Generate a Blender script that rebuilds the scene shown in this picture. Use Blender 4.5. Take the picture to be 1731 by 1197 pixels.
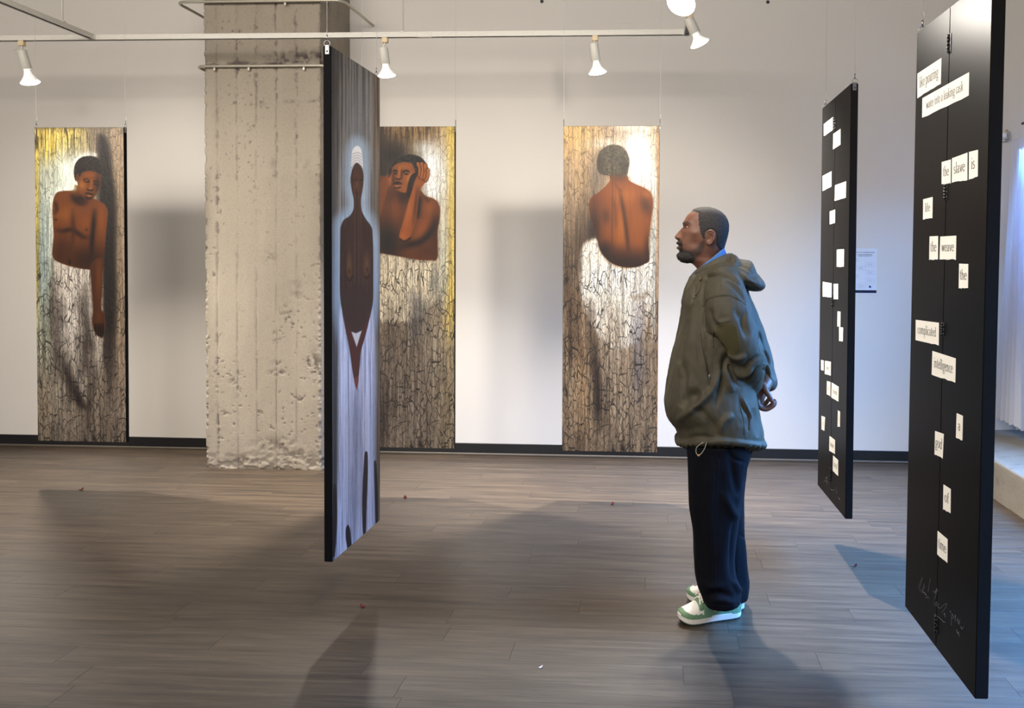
import bpy, bmesh, math, random
import numpy as np
from mathutils import Vector, Matrix
from mathutils.bvhtree import BVHTree

for o in list(bpy.data.objects):
    bpy.data.objects.remove(o)
SC = bpy.context.scene
COL = SC.collection
random.seed(7)
RNG = np.random.default_rng(11)
PI = math.pi

# ------------------------------------------------------------------ camera
FOC, CX, CY = 1409.05, 1030.67, 483.72            # focal length and principal point for a 1731 x 1197 frame
YAW, PITCH, ROLL, EYE = -0.056457, 0.025174, 0.006626, 1.55723
_r = np.array([math.cos(YAW), -math.sin(YAW), 0.0])
_f = np.array([math.sin(YAW) * math.cos(PITCH), math.cos(YAW) * math.cos(PITCH), -math.sin(PITCH)])
_u = np.array([math.sin(YAW) * math.sin(PITCH), math.cos(YAW) * math.sin(PITCH), math.cos(PITCH)])
CAM_R = math.cos(ROLL) * _r + math.sin(ROLL) * _u
CAM_U = -math.sin(ROLL) * _r + math.cos(ROLL) * _u
CAM_F = _f
CAM_O = np.array([0.0, 0.0, EYE])
cam = bpy.data.cameras.new('camera')
cam.sensor_fit = 'HORIZONTAL'
cam.sensor_width = 36.0
cam.lens = FOC / 1731 * 36.0
cam.shift_x = -(CX - 865.5) / 1731
cam.shift_y = (CY - 598.5) / 1731
cam.clip_start = 0.05
camo = bpy.data.objects.new('camera', cam)
COL.objects.link(camo)
camo.matrix_world = Matrix(((CAM_R[0], CAM_U[0], -CAM_F[0], 0), (CAM_R[1], CAM_U[1], -CAM_F[1], 0),
                            (CAM_R[2], CAM_U[2], -CAM_F[2], EYE), (0, 0, 0, 1)))
SC.camera = camo

# ------------------------------------------------------------------ view, world, lights
SC.view_settings.view_transform = 'Standard'
SC.view_settings.look = 'None'
SC.view_settings.gamma = 1.0
SC.view_settings.use_curve_mapping = False
SC.view_settings.exposure = 0.13
try:
    SC.cycles.use_denoising = True
    SC.cycles.denoiser = 'OPENIMAGEDENOISE'
    SC.cycles.max_bounces = 8
    SC.cycles.diffuse_bounces = 5
    SC.cycles.caustics_reflective = False
    SC.cycles.caustics_refractive = False
    SC.cycles.sample_clamp_indirect = 6.0
except Exception:
    pass
W = bpy.data.worlds.new('daylight')
SC.world = W
W.use_nodes = True
bg = W.node_tree.nodes['Background']
bg.inputs[0].default_value = (0.50, 0.68, 1.0, 1)
bg.inputs[1].default_value = 1.0


def area(name, loc, rot, sx, sy, energy, color):
    l = bpy.data.lights.new(name, 'AREA')
    l.shape = 'RECTANGLE'
    l.size, l.size_y, l.energy, l.color = sx, sy, energy, color
    o = bpy.data.objects.new(name, l)
    o.location, o.rotation_euler = loc, rot
    COL.objects.link(o)
    return o


def spot(name, loc, target, energy, color, angle, blend=1.0, radius=0.05):
    l = bpy.data.lights.new(name, 'SPOT')
    l.energy, l.color, l.spot_size, l.spot_blend, l.shadow_soft_size = energy, color, math.radians(angle), blend, radius
    o = bpy.data.objects.new(name, l)
    o.location = loc
    o.rotation_euler = (Vector(target) - Vector(loc)).to_track_quat('-Z', 'Y').to_euler()
    COL.objects.link(o)
    return o


WARM = (1.0, 0.86, 0.69)
NEUT = (1.0, 0.925, 0.83)
# daylight through the windows in the right wall, falling down onto the floor
wl = area('window_daylight', (2.98, 2.6, 2.1), (0, math.radians(40), 0), 1.4, 7.2, 640, (0.13, 0.41, 1.0))
wl.data.spread = math.radians(95)
# added fill behind the camera, standing in for the gallery's general light
area('gallery_fill', (-2.6, -2.6, 2.8), (math.radians(88), 0, 0), 6.0, 2.8, 170, (1.0, 0.93, 0.85))
# added fill that lifts the shadows on the back wall, no real lamps
area('wall_wash_fill', (-2.3, 1.3, 3.75), (math.radians(72), 0, 0), 5.6, 0.9, 150, (1.0, 0.93, 0.85))
# the lamps further along the two rails, above the frame
spot('rail_lamp_left', (-3.99, 4.25, 2.88), (-3.95, 5.95, 1.25), 120, NEUT, 105, 1.0, 0.09)
spot('rail_lamp_left_b', (-3.99, 3.1, 2.88), (-2.7, 6.1, 0.9), 120, NEUT, 84, 1.0, 0.2)
spot('rail_lamp_right', (0.16, 4.15, 2.92), (-0.7, 5.95, 1.3), 230, NEUT, 105, 1.0, 0.09)
spot('rail_lamp_right_b', (0.16, 3.1, 2.92), (-1.2, 4.8, 0.9), 190, NEUT, 92, 1.0, 0.2)
spot('near_fill', (-1.6, 1.2, 3.2), (0.7, 3.3, 1.5), 90, NEUT, 62, 1.0, 0.08)  # added fill for the man and the word slips, on neither rail

# ------------------------------------------------------------------ projection helpers (photo pixel -> point on a real plane)
def ray(px, py):
    x, y = px - CX, py - CY
    return CAM_F + CAM_R * (x / FOC) - CAM_U * (y / FOC)


def at(px, py, axis, val):
    r = ray(px, py)
    i = 'XYZ'.index(axis)
    return CAM_O + r * ((val - CAM_O[i]) / r[i])


def proj(P):
    P = np.asarray(P, float) - CAM_O
    d = P @ CAM_F
    return np.stack([CX + FOC * (P @ CAM_R) / d, CY - FOC * (P @ CAM_U) / d], -1)


# ------------------------------------------------------------------ mesh helpers
def mesh_obj(name, verts, faces, mat=None, parent=None, smooth=False, loc=None):
    me = bpy.data.meshes.new(name)
    me.from_pydata([tuple(map(float, v)) for v in verts], [], [tuple(f) for f in faces])
    me.update()
    return link_mesh(name, me, mat, parent, smooth, loc)


def link_mesh(name, me, mat=None, parent=None, smooth=False, loc=None):
    o = bpy.data.objects.new(name, me)
    COL.objects.link(o)
    if mat is not None:
        me.materials.append(mat)
    if smooth:
        me.polygons.foreach_set('use_smooth', np.ones(len(me.polygons), bool))
    if loc is not None:
        o.location = loc
    if parent is not None:
        o.parent = parent
    return o


def obj_bm(name, bm, mat=None, parent=None, smooth=False, loc=None):
    bmesh.ops.recalc_face_normals(bm, faces=bm.faces)
    me = bpy.data.meshes.new(name)
    bm.to_mesh(me)
    bm.free()
    return link_mesh(name, me, mat, parent, smooth, loc)


def thing(name, label, cat, loc=(0, 0, 0), rotz=0.0, group=None):
    o = bpy.data.objects.new(name, None)
    o.empty_display_size = 0.1
    COL.objects.link(o)
    o.location = loc
    o.rotation_euler = (0, 0, rotz)
    tag(o, label, cat, group)
    return o


def tag(o, label, cat, group=None):
    o['label'] = label
    o['category'] = cat
    if group:
        o['group'] = group
    return o


def structure(o, label=None):
    o['kind'] = 'structure'
    if label:
        o['label'] = label
    return o


def bm_box(bm, a, b, bevel=0.0, seg=1):
    a, b = np.minimum(a, b), np.maximum(a, b)
    vs = [bm.verts.new((x, y, z)) for x in (a[0], b[0]) for y in (a[1], b[1]) for z in (a[2], b[2])]
    fs = [(0, 1, 3, 2), (4, 6, 7, 5), (0, 4, 5, 1), (2, 3, 7, 6), (0, 2, 6, 4), (1, 5, 7, 3)]
    faces = [bm.faces.new([vs[i] for i in f]) for f in fs]
    if bevel > 0:
        es = list({e for f in faces for e in f.edges})
        bmesh.ops.bevel(bm, geom=es, offset=bevel, segments=seg, affect='EDGES', clamp_overlap=True)
    return faces


def box(name, a, b, mat, parent=None, bevel=0.0, seg=1, smooth=False):
    bm = bmesh.new()
    bm_box(bm, np.array(a, float), np.array(b, float), bevel, seg)
    return obj_bm(name, bm, mat, parent, smooth)


def frame_of(t):
    t = np.asarray(t, float)
    t = t / (np.linalg.norm(t) + 1e-12)
    ref = np.array([0, 0, 1.0]) if abs(t[2]) < 0.9 else np.array([1.0, 0, 0])
    a = np.cross(ref, t)
    a /= np.linalg.norm(a)
    return a, np.cross(t, a)


def tube_data(pts, rad, n=10, closed=False, squash=None):
    """verts, faces of a tube along pts; rad scalar or per point; parallel-transported frame"""
    P = np.asarray(pts, float)
    m = len(P)
    R = np.full(m, rad, float) if np.isscalar(rad) else np.asarray(rad, float)
    T = np.empty_like(P)
    for i in range(m):
        a = P[(i - 1) % m] if closed or i > 0 else P[i]
        b = P[(i + 1) % m] if closed or i < m - 1 else P[i]
        T[i] = (b - a) / (np.linalg.norm(b - a) + 1e-12)
    a, b = frame_of(T[0])
    V, F = [], []
    for i in range(m):
        a = a - T[i] * (a @ T[i])
        a /= np.linalg.norm(a) + 1e-12
        b = np.cross(T[i], a)
        for k in range(n):
            t = 2 * PI * k / n
            V.append(P[i] + R[i] * (math.cos(t) * a + math.sin(t) * b))
    mm = m if closed else m - 1
    for i in range(mm):
        j = (i + 1) % m
        for k in range(n):
            k2 = (k + 1) % n
            F.append((i * n + k, i * n + k2, j * n + k2, j * n + k))
    if not closed:
        F.append(tuple(range(n))[::-1])
        F.append(tuple((m - 1) * n + k for k in range(n)))
    return V, F


def tube(name, pts, rad, mat, parent=None, n=10, closed=False, smooth=True):
    V, F = tube_data(pts, rad, n, closed)
    return mesh_obj(name, V, F, mat, parent, smooth)


def merge(parts):
    V, F = [], []
    for v, f in parts:
        k = len(V)
        V.extend(list(v))
        F.extend([tuple(i + k for i in ff) for ff in f])
    return V, F


def lathe_data(prof, n=24):
    """prof: list of (r, z); closed caps where r == 0"""
    V, F, rows = [], [], []
    for r, z in prof:
        if r < 1e-7:
            rows.append([len(V)])
            V.append((0, 0, z))
        else:
            rows.append(list(range(len(V), len(V) + n)))
            V.extend([(r * math.cos(2 * PI * k / n), r * math.sin(2 * PI * k / n), z) for k in range(n)])
    for a, b in zip(rows, rows[1:]):
        if len(a) == 1 and len(b) == 1:
            continue
        for k in range(n):
            k2 = (k + 1) % n
            if len(a) == 1:
                F.append((a[0], b[k2], b[k]))
            elif len(b) == 1:
                F.append((a[k], a[k2], b[0]))
            else:
                F.append((a[k], a[k2], b[k2], b[k]))
    return V, F


def loft_data(rings):
    """rings: list of (n,3) arrays, closed loops; capped"""
    n = len(rings[0])
    V = [p for r in rings for p in r]
    F = []
    for i in range(len(rings) - 1):
        for k in range(n):
            k2 = (k + 1) % n
            F.append((i * n + k, i * n + k2, (i + 1) * n + k2, (i + 1) * n + k))
    F.append(tuple(range(n))[::-1])
    F.append(tuple((len(rings) - 1) * n + k for k in range(n)))
    return V, F


def xform(VF, M):
    V, F = VF
    M = np.array(M)
    V = np.asarray(V, float) @ M[:3, :3].T + M[:3, 3]
    return list(V), F


def aim_matrix(loc, direction):
    """local -Z points along direction"""
    q = Vector(direction).to_track_quat('-Z', 'Y')
    return np.array(Matrix.Translation(Vector(loc)) @ q.to_matrix().to_4x4())


def catmull(pts, k=6, closed=False):
    P = np.asarray(pts, float)
    m = len(P)
    out = []
    rng = range(m) if closed else range(m - 1)
    for i in rng:
        if closed:
            p0, p1, p2, p3 = P[(i - 1) % m], P[i], P[(i + 1) % m], P[(i + 2) % m]
        else:
            p0, p1, p2, p3 = P[max(i - 1, 0)], P[i], P[i + 1], P[min(i + 2, m - 1)]
        for j in range(k):
            t = j / k
            out.append(0.5 * ((2 * p1) + (p2 - p0) * t + (2 * p0 - 5 * p1 + 4 * p2 - p3) * t * t + (3 * p1 - p0 - 3 * p2 + p3) * t ** 3))
    if not closed:
        out.append(P[-1])
    return np.array(out)


def vnoise(P, seed=0):
    """smooth value noise, P (...,2) or (...,3) -> 0..1"""
    P = np.asarray(P, float)
    if P.shape[-1] == 2:
        P = np.concatenate([P, np.zeros(P.shape[:-1] + (1,))], -1)
    I = np.floor(P).astype(np.int64)
    f = P - I
    f = f * f * (3 - 2 * f)
    res = 0
    for dx in (0, 1):
        for dy in (0, 1):
            for dz in (0, 1):
                h = ((I[..., 0] + dx) * 374761393 + (I[..., 1] + dy) * 668265263 + (I[..., 2] + dz) * 2147483647 + seed * 974634777) & 0xffffffff
                h = ((h ^ (h >> 13)) * 1274126177) & 0xffffffff
                h = (h ^ (h >> 16)) & 0xffff
                w = (f[..., 0] if dx else 1 - f[..., 0]) * (f[..., 1] if dy else 1 - f[..., 1]) * (f[..., 2] if dz else 1 - f[..., 2])
                res = res + w * (h / 65535.0)
    return res


def fbm(P, seed=0, oct=4):
    s, a, t = 0, 1.0, 0
    P = np.asarray(P, float)
    for o in range(oct):
        s = s + a * vnoise(P * 2 ** o, seed + o * 17)
        t += a
        a *= 0.5
    return s / t


def sstep(a, b, x):
    t = np.clip((x - a) / (b - a), 0, 1)
    return t * t * (3 - 2 * t)


# ------------------------------------------------------------------ materials
def lin(c):
    c = np.asarray(c, float) / 255.0
    return np.where(c <= 0.04045, c / 12.92, ((c + 0.055) / 1.055) ** 2.4)


class NT:
    def __init__(self, name, rough=0.6, spec=0.5, metal=0.0):
        self.m = bpy.data.materials.new(name)
        self.m.use_nodes = True
        self.t = self.m.node_tree
        self.b = self.t.nodes['Principled BSDF']
        self.b.inputs['Roughness'].default_value = rough
        self.b.inputs['Specular IOR Level'].default_value = spec
        self.b.inputs['Metallic'].default_value = metal

    def n(self, typ, **kw):
        nd = self.t.nodes.new(typ)
        for k, v in kw.items():
            if k in nd.inputs.keys() if isinstance(k, str) else False:
                nd.inputs[k].default_value = v
            else:
                setattr(nd, k, v)
        return nd

    def l(self, a, b):
        self.t.links.new(a, b)

    def coord(self, which='Object', scale=(1, 1, 1), offset=None):
        tc = self.t.nodes.new('ShaderNodeTexCoord')
        mp = self.t.nodes.new('ShaderNodeMapping')
        mp.inputs['Scale'].default_value = scale
        self.l(tc.outputs[which], mp.inputs['Vector'])
        if offset is not None:
            self.l(offset, mp.inputs['Location'])
        return mp.outputs[0]

    def noise(self, vec, scale, detail=4, rough=0.55, dist=0.0):
        nd = self.n('ShaderNodeTexNoise')
        nd.inputs['Scale'].default_value = scale
        nd.inputs['Detail'].default_value = detail
        nd.inputs['Roughness'].default_value = rough
        nd.inputs['Distortion'].default_value = dist
        self.l(vec, nd.inputs['Vector'])
        return nd.outputs['Fac']

    def ramp(self, fac, stops):
        nd = self.n('ShaderNodeValToRGB')
        el = nd.color_ramp.elements
        while len(el) < len(stops):
            el.new(0.5)
        for e, (p, c) in zip(el, stops):
            e.position = p
            e.color = (c, c, c, 1) if np.isscalar(c) else (*c, 1)
        self.l(fac, nd.inputs[0])
        return nd.outputs[0]

    def mix(self, fac, a, b, mode='MIX'):
        nd = self.n('ShaderNodeMix', data_type='RGBA', blend_type=mode)
        for sock, v in ((nd.inputs[0], fac), (nd.inputs[6], a), (nd.inputs[7], b)):
            if hasattr(v, 'is_output'):
                self.l(v, sock)
            elif np.isscalar(v):
                sock.default_value = v if sock == nd.inputs[0] else (v, v, v, 1)
            else:
                sock.default_value = (*v, 1)
        return nd.outputs[2]

    def math(self, op, a, b=0.0, clamp=False):
        nd = self.n('ShaderNodeMath', operation=op, use_clamp=clamp)
        for sock, v in ((nd.inputs[0], a), (nd.inputs[1], b)):
            if hasattr(v, 'is_output'):
                self.l(v, sock)
            else:
                sock.default_value = v
        return nd.outputs[0]

    def color(self, c):
        if hasattr(c, 'is_output'):
            self.l(c, self.b.inputs['Base Color'])
        else:
            self.b.inputs['Base Color'].default_value = (*c, 1)
        return self

    def bump(self, h, strength=0.3, dist=0.01):
        nd = self.n('ShaderNodeBump')
        nd.inputs['Strength'].default_value = strength
        nd.inputs['Distance'].default_value = dist
        self.l(h, nd.inputs['Height'])
        self.l(nd.outputs[0], self.b.inputs['Normal'])
        return self

    def rough(self, r):
        self.l(r, self.b.inputs['Roughness'])
        return self


def simple(name, srgb, rough=0.6, spec=0.5, metal=0.0, var=0.06, scale=40, bump=0.0):
    t = NT(name, rough, spec, metal)
    v = t.coord('Object')
    f = t.noise(v, scale, 3)
    c = lin(srgb)
    t.color(t.mix(f, tuple(np.clip(c * (1 - var), 0, 1)), tuple(np.clip(c * (1 + var), 0, 1))))
    if bump > 0:
        t.bump(f, bump, 0.003)
    return t.m


def emitter(name, color, strength):
    m = bpy.data.materials.new(name)
    m.use_nodes = True
    b = m.node_tree.nodes['Principled BSDF']
    b.inputs['Base Color'].default_value = (0.9, 0.9, 0.9, 1)
    b.inputs['Emission Color'].default_value = (*color, 1)
    b.inputs['Emission Strength'].default_value = strength
    return m


M = {}
M['black'] = simple('black_paint', (22, 21, 21), 0.8, 0.0, var=0.2, scale=60)
M['black_edge'] = simple('black_edge_paint', (8, 8, 9), 0.8, 0.1, var=0.2, scale=30)
for _k, _w in (('black', .30),):
    _b = M[_k].node_tree.nodes['Principled BSDF']
    _b.inputs['Coat Weight'].default_value = _w
    _b.inputs['Coat Roughness'].default_value = .34
M['iron'] = simple('black_iron', (8, 8, 8), 0.35, 0.5, 0.0)
M['steel'] = simple('steel', (150, 150, 150), 0.35, 0.5, 1.0)
M['cable'] = simple('cable_white', (196, 194, 190), 0.5, 0.5, 0.0)
M['white_plastic'] = simple('white_enamel', (214, 210, 200), 0.45, 0.5)
M['cream_plastic'] = simple('cream_plastic', (222, 200, 160), 0.5, 0.5)
M['paper'] = simple('paper', (240, 236, 226), 0.8, 0.2, var=0.04, scale=15)
M['ink'] = simple('ink', (40, 38, 38), 0.8, 0.2)
M['faint_ink'] = simple('faint_ink', (165, 158, 148), 0.8, 0.2)
M['galv'] = simple('galvanised_conduit', (190, 184, 168), 0.4, 0.5, 0.6)
M['petal'] = simple('dried_petal', (92, 22, 26), 0.6, 0.3, var=0.3, scale=300)
M['chalk'] = simple('chalk_pen', (120, 120, 122), 0.8, 0.2)
M['bulb_glass'] = emitter('bulb_neck_glass', (1.0, 0.93, 0.84), 0.35)
M['bulb_face'] = emitter('bulb_face_glass', (1.0, 0.96, 0.90), 14.0)


def wall_material():
    t = NT('painted_plaster', 0.75, 0.25)
    v = t.coord('Object')
    f = t.noise(v, 1.3, 5)
    g = t.noise(v, 55, 3)
    c = lin((216, 211, 204))
    t.color(t.mix(f, tuple(c * 0.965), tuple(np.clip(c * 1.03, 0, .9))))
    t.bump(g, 0.10, 0.004)
    return t.m


def concrete_material(name='board_formed_concrete', base=(163, 153, 138)):
    t = NT(name, 0.85, 0.25)
    v = t.coord('Object')
    vs = t.coord('Object', (1, 1, 0.12))
    big = t.noise(vs, 5.0, 5)
    fine = t.noise(v, 90, 4, 0.65)
    pit = t.noise(v, 28, 4, 0.6)
    c = lin(base)
    col = t.mix(big, tuple(c * 0.80), tuple(c * 1.12))
    col = t.mix(t.ramp(fine, [(0.35, 0.0), (0.62, 1.0)]), t.mix(1.0, col, (0.86, 0.855, 0.85), 'MULTIPLY'), col)
    at_ = t.n('ShaderNodeAttribute', attribute_name='pit')
    dk = t.math('MULTIPLY', at_.outputs['Fac'], 1.0, True)
    col = t.mix(dk, col, tuple(lin((84, 76, 76))))
    t.color(col)
    t.bump(t.math('ADD', fine, t.math('MULTIPLY', pit, 0.6)), 0.35, 0.006)
    return t.m


def plank_material():
    t = NT('vinyl_plank', 0.42, 0.5)
    oi = t.n('ShaderNodeObjectInfo')
    off = t.n('ShaderNodeCombineXYZ')
    t.l(t.math('MULTIPLY', oi.outputs['Random'], 37.0), off.inputs[0])
    t.l(t.math('MULTIPLY', oi.outputs['Random'], 91.0), off.inputs[1])
    v = t.coord('Object', (0.75, 12, 1), off.outputs[0])
    v2 = t.coord('Object', (2.2, 60, 1), off.outputs[0])
    g = t.noise(v, 2.2, 6, 0.62, 0.5)
    fine = t.noise(v2, 2.6, 4, 0.6, 0.3)
    k = t.ramp(g, [(0.30, 0.0), (0.70, 1.0)])
    a, b = lin((50, 41, 34)), lin((92, 78, 63))
    col = t.mix(k, tuple(a), tuple(b))
    col = t.mix(t.ramp(fine, [(0.38, 0.0), (0.66, 1.0)]), t.mix(1.0, col, (0.70, 0.69, 0.68), 'MULTIPLY'), col)
    shade = t.ramp(oi.outputs['Random'], [(0.0, 0.86), (1.0, 1.06)])
    col = t.mix(1.0, col, shade, 'MULTIPLY')
    t.color(col)
    t.rough(t.ramp(fine, [(0.2, 0.46), (0.8, 0.34)]))
    t.bump(fine, 0.10, 0.002)
    return t.m


M['wall'] = wall_material()
M['concrete'] = concrete_material()
M['plank'] = plank_material()
M['subfloor'] = simple('floor_underlay', (60, 52, 46), 0.9, 0.2)
M['baseboard'] = simple('black_rubber_base', (24, 24, 25), 0.5, 0.4)
M['trim_strip'] = simple('floor_edge_strip', (92, 84, 74), 0.5, 0.4)
M['ceiling'] = simple('ceiling_paint', (150, 147, 143), 0.9, 0.2)
M['ledge'] = concrete_material('sill_concrete', (128, 122, 112))
M['frame'] = simple('window_frame_paint', (225, 225, 225), 0.5, 0.5)

# ------------------------------------------------------------------ the room
YW = 6.7124          # back wall
XL, XR, YB, ZC = -7.5, 3.05, -4.0, 4.35
o = box('floor', (XL - .2, YB - .2, -0.12), (XR + .2, YW + .2, -0.008), M['subfloor'])
FLOOR = structure(o, 'dark brown vinyl plank floor')
PW_, PL_ = 0.152, 1.22
row, y1 = 0, YW - 0.001
plank_meshes = {}


def plank_mesh(L):
    k = round(L, 3)
    if k not in plank_meshes:
        bm = bmesh.new()
        g = 0.0004
        bm_box(bm, np.array([-k / 2 + g, -PW_ / 2 + g, -0.0085]), np.array([k / 2 - g, PW_ / 2 - g, 0.0]))
        top = [e for e in bm.edges if all(abs(v.co.z) < 1e-6 for v in e.verts)]
        bmesh.ops.bevel(bm, geom=top, offset=0.0004, segments=1, affect='EDGES')
        bmesh.ops.recalc_face_normals(bm, faces=bm.faces)
        me = bpy.data.meshes.new('plank')
        bm.to_mesh(me)
        bm.free()
        me.materials.append(M['plank'])
        plank_meshes[k] = me
    return plank_meshes[k]


n_pl = 0
while y1 > 2.55:
    yc = y1 - PW_ / 2
    xl = min(-5.85 * yc / 6.7 - 0.25, -3.2)
    x = xl - random.uniform(0, 1.2)
    lim = 2.28 if yc > 2.4 else 2.3
    while x < lim:
        L = min(PL_, lim - x)
        if L > 0.08:
            p = bpy.data.objects.new('plank', plank_mesh(L))
            p.location = (x + L / 2, yc, 0)
            p.parent = FLOOR
            COL.objects.link(p)
            n_pl += 1
        x += PL_
    y1 -= PW_
    row += 1
# the planks out of the picture (nearer than the frame, far left) as one plain surface
xs0 = []
bm = bmesh.new()
bm_box(bm, np.array([XL, YB, -0.0085]), np.array([2.28, y1, -0.0002]))
bm_box(bm, np.array([2.28, YB, -0.0085]), np.array([XR, YW, -0.0002]))
o = obj_bm('plank_field', bm, M['plank'], FLOOR)
o['kind'] = 'stuff'

structure(box('wall_back', (XL - .2, YW, -0.1), (XR + .2, YW + 0.2, ZC), M['wall']), 'white painted plaster wall behind the paintings')
structure(box('wall_left', (XL - .2, YB, -0.1), (XL, YW, ZC), M['wall']))
structure(box('wall_front', (XL - .2, YB - .2, -0.1), (XR + .2, YB, ZC), M['wall']))
structure(box('ceiling', (XL - .2, YB - .2, ZC), (XR + .2, YW + .2, ZC + 0.15), M['ceiling']))
# right wall with one long window opening
bm = bmesh.new()
bm_box(bm, np.array([XR, YB, -0.1]), np.array([XR + .2, YW, 0.32]))
bm_box(bm, np.array([XR, YB, 2.95]), np.array([XR + .2, YW, ZC]))
bm_box(bm, np.array([XR, 6.35, 0.32]), np.array([XR + .2, YW, 2.95]))
bm_box(bm, np.array([XR, YB, 0.32]), np.array([XR + .2, -0.9, 2.95]))
structure(obj_bm('wall_right', bm, M['wall']))
# window: outer frame, mullions, panes
win = structure(box('window_1', (XR + .05, -0.9, 0.32), (XR + .14, 6.35, 0.40), M['frame']), 'long white framed window in the right wall')
tg = NT('window_glass', 0.02, 0.5)
tg.b.inputs['Transmission Weight'].default_value = 1.0
tg.b.inputs['IOR'].default_value = 1.1
tg.color((0.95, 0.97, 1.0))
box('window_frame', (XR + .05, -0.9, 2.87), (XR + .14, 6.35, 2.95), M['frame'], win)
ys = np.linspace(-0.86, 6.31, 6)
for yy in ys:
    box('mullion', (XR + .05, yy - .04, 0.40), (XR + .14, yy + .04, 2.87), M['frame'], win)
for a, b in zip(ys, ys[1:]):
    box('pane', (XR + .09, a + .04, 0.40), (XR + .096, b - .04, 2.87), tg.m, win)
# baseboards
structure(box('baseboard_left', (-5.9, YW - 0.012, 0.0), (-3.40, YW, 0.095), M['baseboard'], bevel=0.003), 'black rubber baseboard left of the concrete column')
structure(box('baseboard_right', (-2.50, YW - 0.012, 0.0), (2.50, YW, 0.095), M['baseboard'], bevel=0.003), 'black rubber baseboard right of the concrete column')
structure(box('trim_1', (-5.9, YW - 0.028, 0.0), (-3.40, YW - 0.012, 0.018), M['trim_strip'], bevel=0.004), 'thin strip along the floor edge left of the column')
structure(box('trim_2', (-2.50, YW - 0.028, 0.0), (2.28, YW - 0.012, 0.018), M['trim_strip'], bevel=0.004), 'thin strip along the floor edge right of the column')


def set_attr(me, name, vals):
    a = me.attributes.new(name, 'FLOAT', 'POINT')
    a.data.foreach_set('value', np.asarray(vals, np.float32))


# ---- concrete window ledge along the right wall
def ledge():
    x0, x1, z0, z1 = 2.283, XR, 0.0, 0.262
    ny, ncr = 150, 30
    prof = []
    for i in range(14):
        prof.append((x0, z0 + (z1 - .02 - z0) * i / 13))
    for i in range(1, 5):
        t = PI / 2 * i / 5
        prof.append((x0 + .02 * (1 - math.cos(t)), z1 - .02 + .02 * math.sin(t)))
    for i in range(12):
        prof.append((x0 + .02 + (x1 - x0 - .02) * i / 11, z1 + 0.03 * (i / 11)))
    prof = np.array(prof)
    yy = np.linspace(0.5, YW, ny)
    V = np.array([[p[0], y, p[1]] for y in yy for p in prof])
    n = (fbm(V * [9, 9, 9], 5) - .5) * 0.012
    front = V[:, 0] < x0 + .004
    V[:, 0] += np.where(front, n - .002, 0)
    V[:, 2] += np.where(front, 0, n * 0.7)
    V[:, 2] = np.maximum(V[:, 2], 0)
    m = len(prof)
    F = [(i * m + k, i * m + k + 1, (i + 1) * m + k + 1, (i + 1) * m + k) for i in range(ny - 1) for k in range(m - 1)]
    o = mesh_obj('trim_3', V, F, M['ledge'], smooth=True)
    set_attr(o.data, 'pit', sstep(.66, .78, fbm(V * [30, 30, 30], 9)) * .5)
    structure(o, 'low rough concrete ledge under the window on the right')


ledge()


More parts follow.
